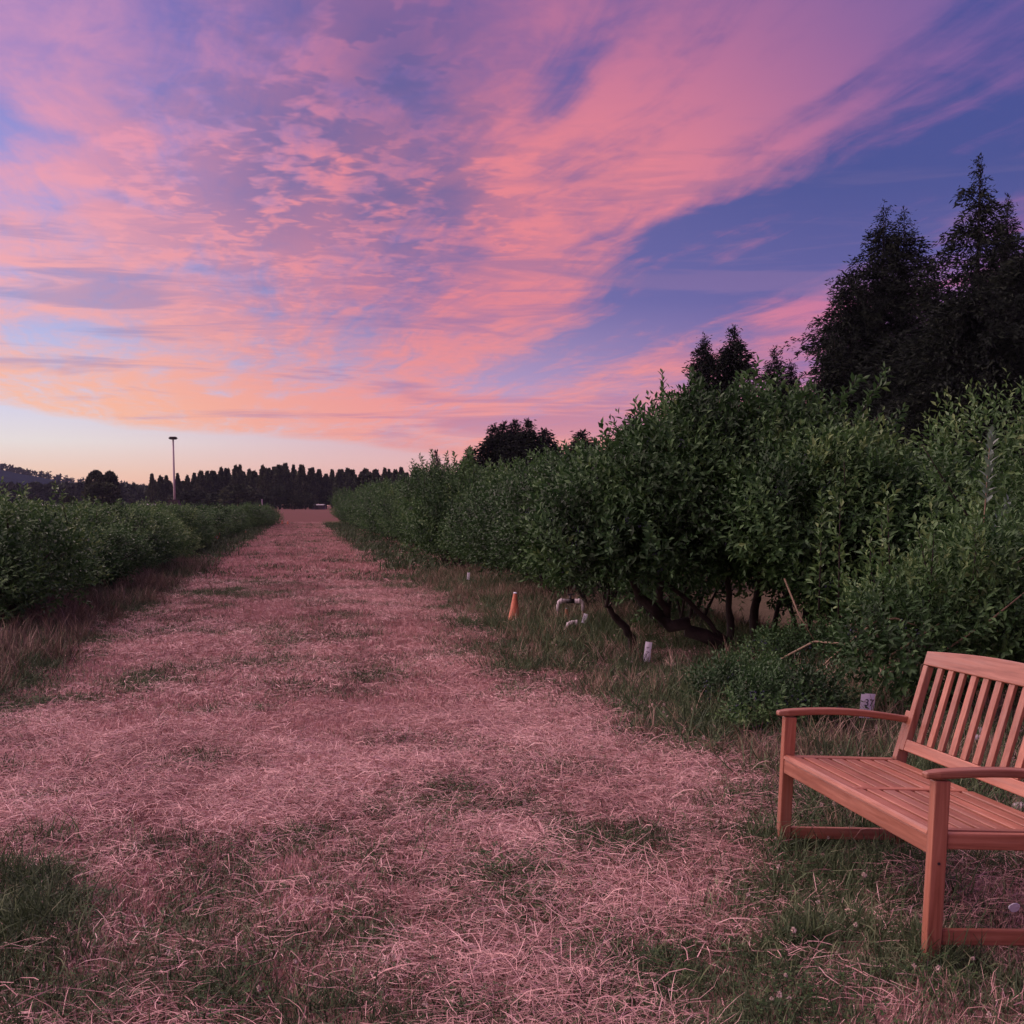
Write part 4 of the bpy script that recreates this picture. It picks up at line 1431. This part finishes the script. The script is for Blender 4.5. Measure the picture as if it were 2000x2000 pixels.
def xsweep(mb, pts, x0, x1, th):
    """bar between x0 and x1 whose side outline follows (y, z) points with thickness th(normal to path)"""
    rings = []
    for i, (y, z) in enumerate(pts):
        a, b = pts[max(i - 1, 0)], pts[min(i + 1, len(pts) - 1)]
        d = Vector((b[0] - a[0], b[1] - a[1])).normalized()
        nn = Vector((-d.y, d.x)) * (th[i] if hasattr(th, '__len__') else th) / 2
        rings.append([(x0, y + nn.x, z + nn.y), (x1, y + nn.x, z + nn.y), (x1, y - nn.x, z - nn.y), (x0, y - nn.x, z - nn.y)])
    return mb.loft(rings)


for s_, x0, x1 in ((0, 0, .042), (1, BL - .042, BL)):
    # front leg, slightly tapered to the foot
    mb = MB()
    mb.loft([[(x0, .004, -.06), (x1, .004, -.06), (x1, .046, -.06), (x0, .046, -.06)],
             [(x0, .0, .10), (x1, .0, .10), (x1, .052, .10), (x0, .052, .10)],
             [(x0, .0, HA - .028), (x1, .0, HA - .028), (x1, .052, HA - .028), (x0, .052, HA - .028)]])
    piece(mb, 'leg', GRZ)
    # rear leg, raked backwards, up to the arm
    mb = MB()
    xsweep(mb, [(BD + .045, -.09), (BD + .012, .15), (BD - .005, .33), (BD + .0, HS), (BD + .045, HA + .01)], x0, x1, [.042, .046, .05, .05, .04])
    piece(mb, 'leg', GRZ)
    mb = MB()
    xsweep(mb, [(.054, HS - .030), (BD - .03, HS - .030)], x0 + .006, x1 - .006, .052)
    piece(mb, 'side_rail', GRY)
    mb = MB()
    xsweep(mb, [(.054, .088), (BD - .006, .088)], x0 + .008, x1 - .008, .050)
    piece(mb, 'stretcher', GRY)
    # arm: arched, rounded at the front, a little wider than the leg
    mb = MB()
    n = 14
    rings = []
    for i in range(n + 1):
        t = i / n
        yy = -.030 + t * (BD + .075)
        zz = HA - .014 + .020 * math.sin(math.pi * min(1, t * 1.05)) - .010 * t
        wd = .028 if i else .020
        hh = .0135 if i else .010
        xc = (x0 + x1) / 2
        rings.append([(xc - wd, yy, zz + hh), (xc + wd, yy, zz + hh), (xc + wd, yy, zz - hh), (xc - wd, yy, zz - hh)])
    mb.loft(rings)
    piece(mb, 'arm', GRY, bev=.006)
# rails of the seat
piece(MB().box(.044, BL - .044, .004, .030, HS - .078, HS - .017), 'front_rail', GRX)
piece(MB().box(.044, BL - .044, BD - .05, BD - .026, HS - .078, HS - .020), 'rear_rail', GRX)
piece(MB().box(BL / 2 - .021, BL / 2 + .021, .036, BD - .052, HS - .028, HS - .001), 'middle_rail', GRY)
piece(MB().box(.044, .078, .036, BD - .052, HS - .028, HS - .001), 'end_rail', GRY)
piece(MB().box(BL - .078, BL - .044, .036, BD - .052, HS - .028, HS - .001), 'end_rail', GRY)
# seat slats in two bays, 9 mm gaps
edges = [.0] + [.07 + .0620 * i for i in range(8)] + [BD - .0]
for x0, x1 in ((.080, BL / 2 - .023), (BL / 2 + .023, BL - .080)):
    for i in range(9):
        a0 = edges[i] + (.0075 if i else .036)
        a1 = edges[i + 1] - (.0075 if i < 8 else .052)
        if a1 - a0 < .012:
            continue
        dz = -.0015 - .004 * math.sin(math.pi * (i + .5) / 9)
        piece(MB().box(x0, x1, a0, a1, HS - .020 + dz, HS + dz + .0012 * (i % 2)), 'seat_slat', GRX, bev=.003)
# the rounded front slat lies over the front rail
mb = MB()
mb.loft([[(x, -.001, HS - .016), (x, .002, HS - .004), (x, .012, HS + .001), (x, .034, HS - .0005), (x, .034, HS - .016)] for x in (.0435, BL / 2, BL - .0435)])
piece(mb, 'seat_slat', GRX, bev=.002)
# back: a raked frame between the rear legs
RK = .106 / .43


def bk(x, z, off=0.0):
    """point of the back plane"""
    y = BD - .028 + (z - HS) * RK
    return (x, y + off, z - off * RK)


def backpiece(x0, x1, z0a, z0b, z1a, z1b, off, th, name, grain, n=1, arch=0.0, bev=.0035):
    mb = MB()
    rings = []
    for i in range(n + 1):
        t = i / n
        x = x0 + (x1 - x0) * t
        za, zb = z0a + (z0b - z0a) * t, z1a + (z1b - z1a) * t + arch * math.sin(math.pi * t)
        rings.append([bk(x, za, off), bk(x, zb, off), bk(x, zb, off + th), bk(x, za, off + th)])
    mb.loft(rings)
    return piece(mb, name, grain, bev=bev)


zb0, zb1 = HS + .052, HS + .094
for x0, x1 in ((.044, .088), (BL - .088, BL - .044)):
    backpiece(x0, x1, zb0 - .012, zb0 - .012, HB - .052, HB - .052, 0, .030, 'back_stile', GRZ)
backpiece(.044, BL - .044, HB - .050, HB - .050, HB + .008, HB + .008, -.001, .031, 'top_rail', GRX, 14, .026)
backpiece(.0895, BL - .0895, zb0 - .010, zb0 - .010, zb1 - .004, zb1 - .004, .001, .027, 'lower_rail', GRX)
for i in range(12):
    xc = .192 + i * (BL - .384) / 11
    backpiece(xc - .0215, xc + .0215, zb1 - .003, zb1 - .003, HB - .049, HB - .049, .006, .014, 'back_slat', GRZ, bev=.002)
sc = MB().tube([(BL - .001, .026, HS - .10), (BL + .002, .026, HS - .10)], .005, 8)
sc.build('screw', M_darkbox, bench)

# ------------------------------------------------------------------ tags, cones and pipes
def text_mesh(body, size, matl, parent, loc, rot=(rad(90), 0, 0)):
    cu = bpy.data.curves.new('lettering', 'FONT')
    cu.body = body
    cu.size = size
    cu.align_x = 'CENTER'
    cu.align_y = 'CENTER'
    cu.extrude = .0004
    ob = bpy.data.objects.new('tmp', cu)
    C.objects.link(ob)
    dg = bpy.context.evaluated_depsgraph_get()
    me = bpy.data.meshes.new_from_object(ob.evaluated_get(dg))
    bpy.data.objects.remove(ob)
    me.materials.clear()
    me.materials.append(matl)
    o = link(bpy.data.objects.new('lettering', me), parent)
    o.location = loc
    o.rotation_euler = rot
    return o


def tag_sign(label, px, py, ybase, w, h, lean, turn=0.0, text=None, marks=0, name='row_tag'):
    """plastic tag on a thin stake; px,py its centre, ybase where the stake meets the ground"""
    gx_, gy_ = ground(px, ybase)
    x, y, z = atdist(px, py, gy_)
    t = empty(name, (x, y, float(hgt(x, y))), turn)
    tag(t, label, 'tag')
    zc_ = z - float(hgt(x, y))
    sk = MB().tube([(0, .004, -.05), (.002, .004, zc_ * .5), (0, .004, zc_ + h * .25)], .0045, 6)
    sk.build('stake', M_stake, t)
    pl = MB()
    n = 6
    rings = []
    for i in range(n + 1):
        u = -w / 2 + w * i / n
        b = .10 * w * math.sin(math.pi * i / n)
        rings.append([(u, -.002 - b, -h / 2), (u, -.002 - b, h / 2), (u, -.0005 - b, h / 2), (u, -.0005 - b, -h / 2)])
    pl.loft(rings)
    o = pl.build('plate', M_tag, t)
    o.location = (0, -.004, zc_)
    o.rotation_euler = (0, lean, 0)
    if text:
        text_mesh(text, h * .40, M_ink, o, (w * .06, -.005 - .10 * w, h * .12))
    for q in range(marks):
        m_ = MB()
        rr2 = random.Random(q * 7 + int(px))
        for j in range(3):
            u = rr2.uniform(-.18, .18) * w
            v = (.22 - .2 * q + rr2.uniform(-.03, .03)) * h
            m_.box(u - w * .07, u + w * .08, -.0035 - .10 * w, -.0028 - .10 * w, v - h * .012, v + h * .012)
        m_.build('handwriting', M_ink, o)
    return t


tag_sign('white plastic tag with the number 37 on a stake behind the left bench arm', 1693, 1378, 1452, .094, .155, rad(5), rad(8), text='37')
tag_sign('white rectangular tag leaning in the bare patch left of the leaning trunk', 1265, 1273, 1305, .062, .185, rad(7), rad(-10), marks=2)
tag_sign('small white tag leaning right beside the white pipes', 1142, 1208, 1238, .050, .115, rad(16), rad(-10), marks=1)
tag_sign('tiny white tag standing in tall grass left of the orange cone', 915, 1125, 1150, .050, .125, rad(4), rad(-5), marks=1)
# round pale tag on a stick by the near bench leg
x, y = ground(1979, 1815)
t = empty('round_tag', (x, y, float(hgt(x, y))))
tag(t, 'small round pale tag on a short stick under the bench at the right edge', 'tag')
_, _, z = atdist(1976, 1776, y)
MB().tube([(.004, 0, -.03), (0, 0, z - float(hgt(x, y)))], .003, 5).build('stick', M_stake, t)
mb = MB()
mb.loft([[(.020 * math.cos(a_) * (1 + .1 * math.sin(3 * a_)), yy2, .017 * math.sin(a_)) for a_ in np.linspace(0, 6.283, 15)[:-1]] for yy2 in (-.006, -.001)])
o = mb.build('plate', M_tag, t)
o.location = (0, 0, z - float(hgt(x, y)) + .008)
o.rotation_euler = (rad(12), rad(-10), 0)


def cone(label, px, ytop, ybase, wpx, base=True, name='orange_cone', dist=None):
    x, y = ground(px, ybase)
    if dist:
        x, y, _ = atdist(px, ybase, dist)
    z = atdist(px, ytop, y)[2]
    R = wpx / 2 * y / F
    t = empty(name, (x, y, float(hgt(x, y))))
    tag(t, label, 'cone')
    hh = z - float(hgt(x, y))
    pr_ = [(R, 0), (R * .97, .03 * hh), (R * .30, hh * .93), (R * .27, hh * .97)]
    n = 20
    mb = MB()
    mb.loft([[(r * math.cos(2 * math.pi * k / n), r * math.sin(2 * math.pi * k / n), zz) for k in range(n)] for r, zz in pr_])
    mb.build('cone_body', M_orange, t, True)
    mb = MB()
    mb.loft([[(r * math.cos(2 * math.pi * k / n), r * math.sin(2 * math.pi * k / n), zz) for k in range(n)] for r, zz in ((R * .30, hh * .965), (R * .26, hh), (R * .1, hh * 1.01))])
    mb.build('tip', M_tag, t, True)
    if base:
        R2 = R * 1.12
        mb = MB()
        mb.loft([[(r * math.cos(2 * math.pi * k / 20), r * math.sin(2 * math.pi * k / 20), zz) for k in range(20)] for r, zz in ((R2, -.01), (R2, .015), (R * .95, .02))])
        mb.build('base', M_tag, t, True)
    return t


c_ = cone('slim orange cone with a white tip leaning in the grass left of the white pipes', 1003, 1157, 1220, 27)
c_.rotation_euler = (0, rad(3), 0)
cone('small orange marker standing below the white pipes', 1106, 1188, 1222, 15, base=False, name='orange_marker')
cone('distant small orange and white cone beside the left row', 428, 1034, 1052, 6, name='orange_cone')
# orange diamond marker on a wire at the left row
x, y = ground(424, 1058)
t = empty('diamond_marker', (x, y, 0))
tag(t, 'small orange diamond marker on a wire beside the left row', 'marker')
z = atdist(424, 1049, y)[2]
MB().tube([(0, .01, -.03), (0, .01, z)], .008, 5).build('wire', M_darkbox, t)
MB().add([(-.10, 0, z), (0, 0, z - .10), (.10, 0, z), (0, 0, z + .10), (-.10, .008, z), (0, .008, z - .10), (.10, .008, z), (0, .008, z + .10)],
         [(0, 1, 2, 3), (7, 6, 5, 4), (0, 4, 5, 1), (1, 5, 6, 2), (2, 6, 7, 3), (3, 7, 4, 0)]).build('plate', M_orange, t)
MB().box(-.025, .025, -.005, -.001, z - .025, z + .025).build('white_centre', M_tag, t)
for px, py, w, lab in [(480, 1040, 5, 'faint pale orange marker low beside the left row, nearest the diamond'), (551, 1021, 5, 'tiny orange marker at the foot of the last left bushes'),
                       (562, 1022, 5, 'tiny orange marker furthest down the left row')]:
    cone(lab, px, py - 5, py + 3, w, base=False, name='orange_marker')

# white irrigation pipes: two elbows with a dark valve between them
gy_ = ground(1114, 1228)[1]
gx_, _, zt = atdist(1114, 1174, gy_)
t = empty('irrigation_pipe', (gx_, gy_, 0))
tag(t, 'white plastic irrigation pipe with two elbows and a dark valve between them', 'pipe')
R = .027
t.scale = (.72, .72, 1)
for s_ in (-1, 1):
    arc = [(s_ * (.155 + .055 * math.sin(a_)), 0, zt - .055 + .055 * math.cos(a_)) for a_ in np.linspace(0, math.pi / 2, 7)]
    MB().tube([(s_ * .05, 0, zt)] + arc + [(s_ * .21, 0, zt - .12)], R, 14).build('elbow', M_pvc, t, True)
    MB().tube([(s_ * .21, 0, zt - .11), (s_ * .21, 0, -.08)], R * .7, 12).build('riser', M_stake, t, True)
    MB().tube([(s_ * .135, 0, zt), (s_ * .165, 0, zt)], R * 1.22, 14).build('collar', M_pvc, t, True)
mb = MB()
mb.tube([(-.07, 0, zt), (.07, 0, zt)], R * 1.05, 12)
mb.build('valve', M_valve, t, True)
MB().tube([(0, 0, zt + .01), (0, 0, zt + .07)], .02, 10).build('valve_stem', M_valve, t, True)
MB().box(-.05, .05, -.014, .014, zt + .07, zt + .09).build('valve_handle', M_valve, t, bevel=.004)
x, y = ground(1115, 1243)
t = empty('pipe_stub', (x, y, 0))
tag(t, 'short white pipe end bent over in the grass below the orange marker', 'pipe')
zz = atdist(1115, 1216, y)[2]
MB().tube([(-.05, 0, -.05), (-.05, 0, zz * .6), (-.03, 0, zz * .9), (.01, 0, zz), (.06, 0, zz)], .026, 12).build('bent_pipe', M_pvc, t, True)
MB().tube([(.055, 0, zz), (.075, 0, zz)], .032, 12).build('cap', M_pvc, t, True)
# pale pipe elbow and stones at the left row
x, y = ground(262, 1135)
t = empty('pipe_elbow', (x, y, 0))
tag(t, 'pale pipe elbow standing in tall grass by the left row', 'pipe')
zz = atdist(262, 1120, y)[2]
MB().tube([(.08, 0, -.05), (.08, 0, zz * .8), (.04, 0, zz), (-.06, 0, zz + .005)], .028, 10).build('bent_pipe', M_pvc, t, True)


def stone(px, py, r, lab, sx=1.3, dz=0.0):
    x, y = ground(px, py)
    rr3 = np.random.default_rng(int(px))
    mb = MB()
    rings = []
    for k in range(7):
        ph = -math.pi / 2 + math.pi * (k + .02) / 6.04
        rings.append([(r * sx * math.cos(ph) * math.cos(a_) * (1 + rr3.normal() * .08), r * math.cos(ph) * math.sin(a_) * (1 + rr3.normal() * .08), r * .75 * math.sin(ph)) for a_ in np.linspace(0, 6.283, 11)[:-1]])
    mb.loft(rings)
    o = mb.build('pale_stone', M_stone, None, True)
    o.location = (x, y, float(hgt(x, y)) + r * .4 + dz)
    tag(o, lab, 'stone')


stone(210, 1152, .11, 'larger pale stone in the tall brown grass of the left row', dz=.10)
stone(231, 1152, .06, 'smaller pale stone right of the larger one in the left grass', dz=.10)
stone(1913, 1470, .045, 'crumpled pale stone seen between the bench back slats', sx=.8, dz=.06)
stone(1908, 1490, .030, 'small pale stone below the one seen through the bench back', dz=.10)
stone(1995, 1600, .040, 'pale stone behind the bench at the right picture edge', dz=.02)
# pale post by the nearest left bush
x, y = ground(44, 1218)
t = MB().tube([(0, 0, -.05), (-.02, 0, .10), (-.05, 0, .20)], .022, 8).build('pale_stub', M_pvc, None, True)
t.location = (x, y - .3, 0)
tag(t, 'short pale pipe stub before the nearest dark bush at left', 'pipe')

# ------------------------------------------------------------------ tall pole and the far farm things
x, y, zt = atdist(338, 858, 130)
zb = atdist(341, 978, 130)[2]
t = empty('tall_pole', (x, y, 0))
tag(t, 'tall slim pale pole with a dark head on a dark box beyond the left rows', 'pole')
MB().tube([(.06, 0, zb * .5), (.03, 0, zb + 2), (0, 0, zt)], [.13, .11, .085], 10).build('shaft', M_pole, t, True)
mb = MB()
mb.box(-.30, .30, -.30, .30, zt - .02, zt + .26)
mb.box(-.42, .42, -.20, .20, zt + .05, zt + .18)
mb.build('head', M_darkbox, t, bevel=.02)
mb = MB()
mb.loft([[(-.62, -.5, .0), (.62, -.5, .0), (.62, .5, .0), (-.62, .5, .0)], [(-.62, -.5, zb * .72), (.62, -.5, zb * .72), (.62, .5, zb * .72), (-.62, .5, zb * .72)],
         [(-.45, -.4, zb + .12), (.45, -.4, zb + .12), (.45, .4, zb + .12), (-.45, .4, zb + .12)]])
mb.build('engine_box', M_darkbox, t)

M_roof = simple('pale_roof', (.16, .155, .17), .7, .15, 1)
M_wall = simple('grey_wall', (.07, .06, .065), .8, .2, 1)


def shed(px0, px1, ytop, Yd, label, dep=6, roofh=.35, wall=M_wall, roof=M_roof):
    x0, _, z = atdist(px0, ytop, Yd)
    x1 = atdist(px1, ytop, Yd)[0]
    t = empty('farm_shed', ((x0 + x1) / 2, Yd, 0))
    tag(t, label, 'shed')
    w = (x1 - x0) / 2
    MB().box(-w, w, 0, dep, -.2, z - roofh).build('wall', wall, t)
    mb = MB()
    mb.loft([[(xx, -.4, z - roofh + .003), (xx, dep / 2, z), (xx, dep + .4, z - roofh + .003), (xx, dep / 2, z - .15 - roofh * .2)] for xx in (-w - .3, w + .3)])
    mb.build('roof', roof, t)
    d = MB().box(-w * .3, -w * .3 + min(2.2, w * .5), -.06, -.003, -.1, min(2.0, (z - roofh) * .85))
    d.build('door', M_darkbox, t)
    return t


shed(608, 630, 984.6, 400, 'long low pale roofed shed at the far end of the mown path', wall=M_wall)
shed(268, 298, 984, 330, 'low pale shed roof behind the left rows, left of the tall pole', roofh=.9)
shed(72, 118, 984.5, 340, 'low pale roof strip seen over the left row near the left edge', roofh=.6)
x, y, zt = atdist(511.5, 975, 380)
o = MB().tube([(0, 0, -.1), (0, 0, zt)], [.28, .22], 8).build('white_post', M_pvc)
o.location = (x, y, 0)
tag(o, 'small white post before the far trees, left of the path end', 'post')

# ------------------------------------------------------------------ thin evening air
mh = bpy.data.materials.new('thin_air')
mh.use_nodes = True
nt = mh.node_tree
nt.nodes.clear()
pv = nt.nodes.new('ShaderNodeVolumePrincipled')
pv.inputs['Color'].default_value = (.62, .70, .95, 1)
pv.inputs['Density'].default_value = .00006
ou = nt.nodes.new('ShaderNodeOutputMaterial')
nt.links.new(pv.outputs[0], ou.inputs['Volume'])
hz = MB().box(-2450, 2450, -60, 2650, -2.0, 100).build('haze', mh)
tag(hz, kind='stuff')
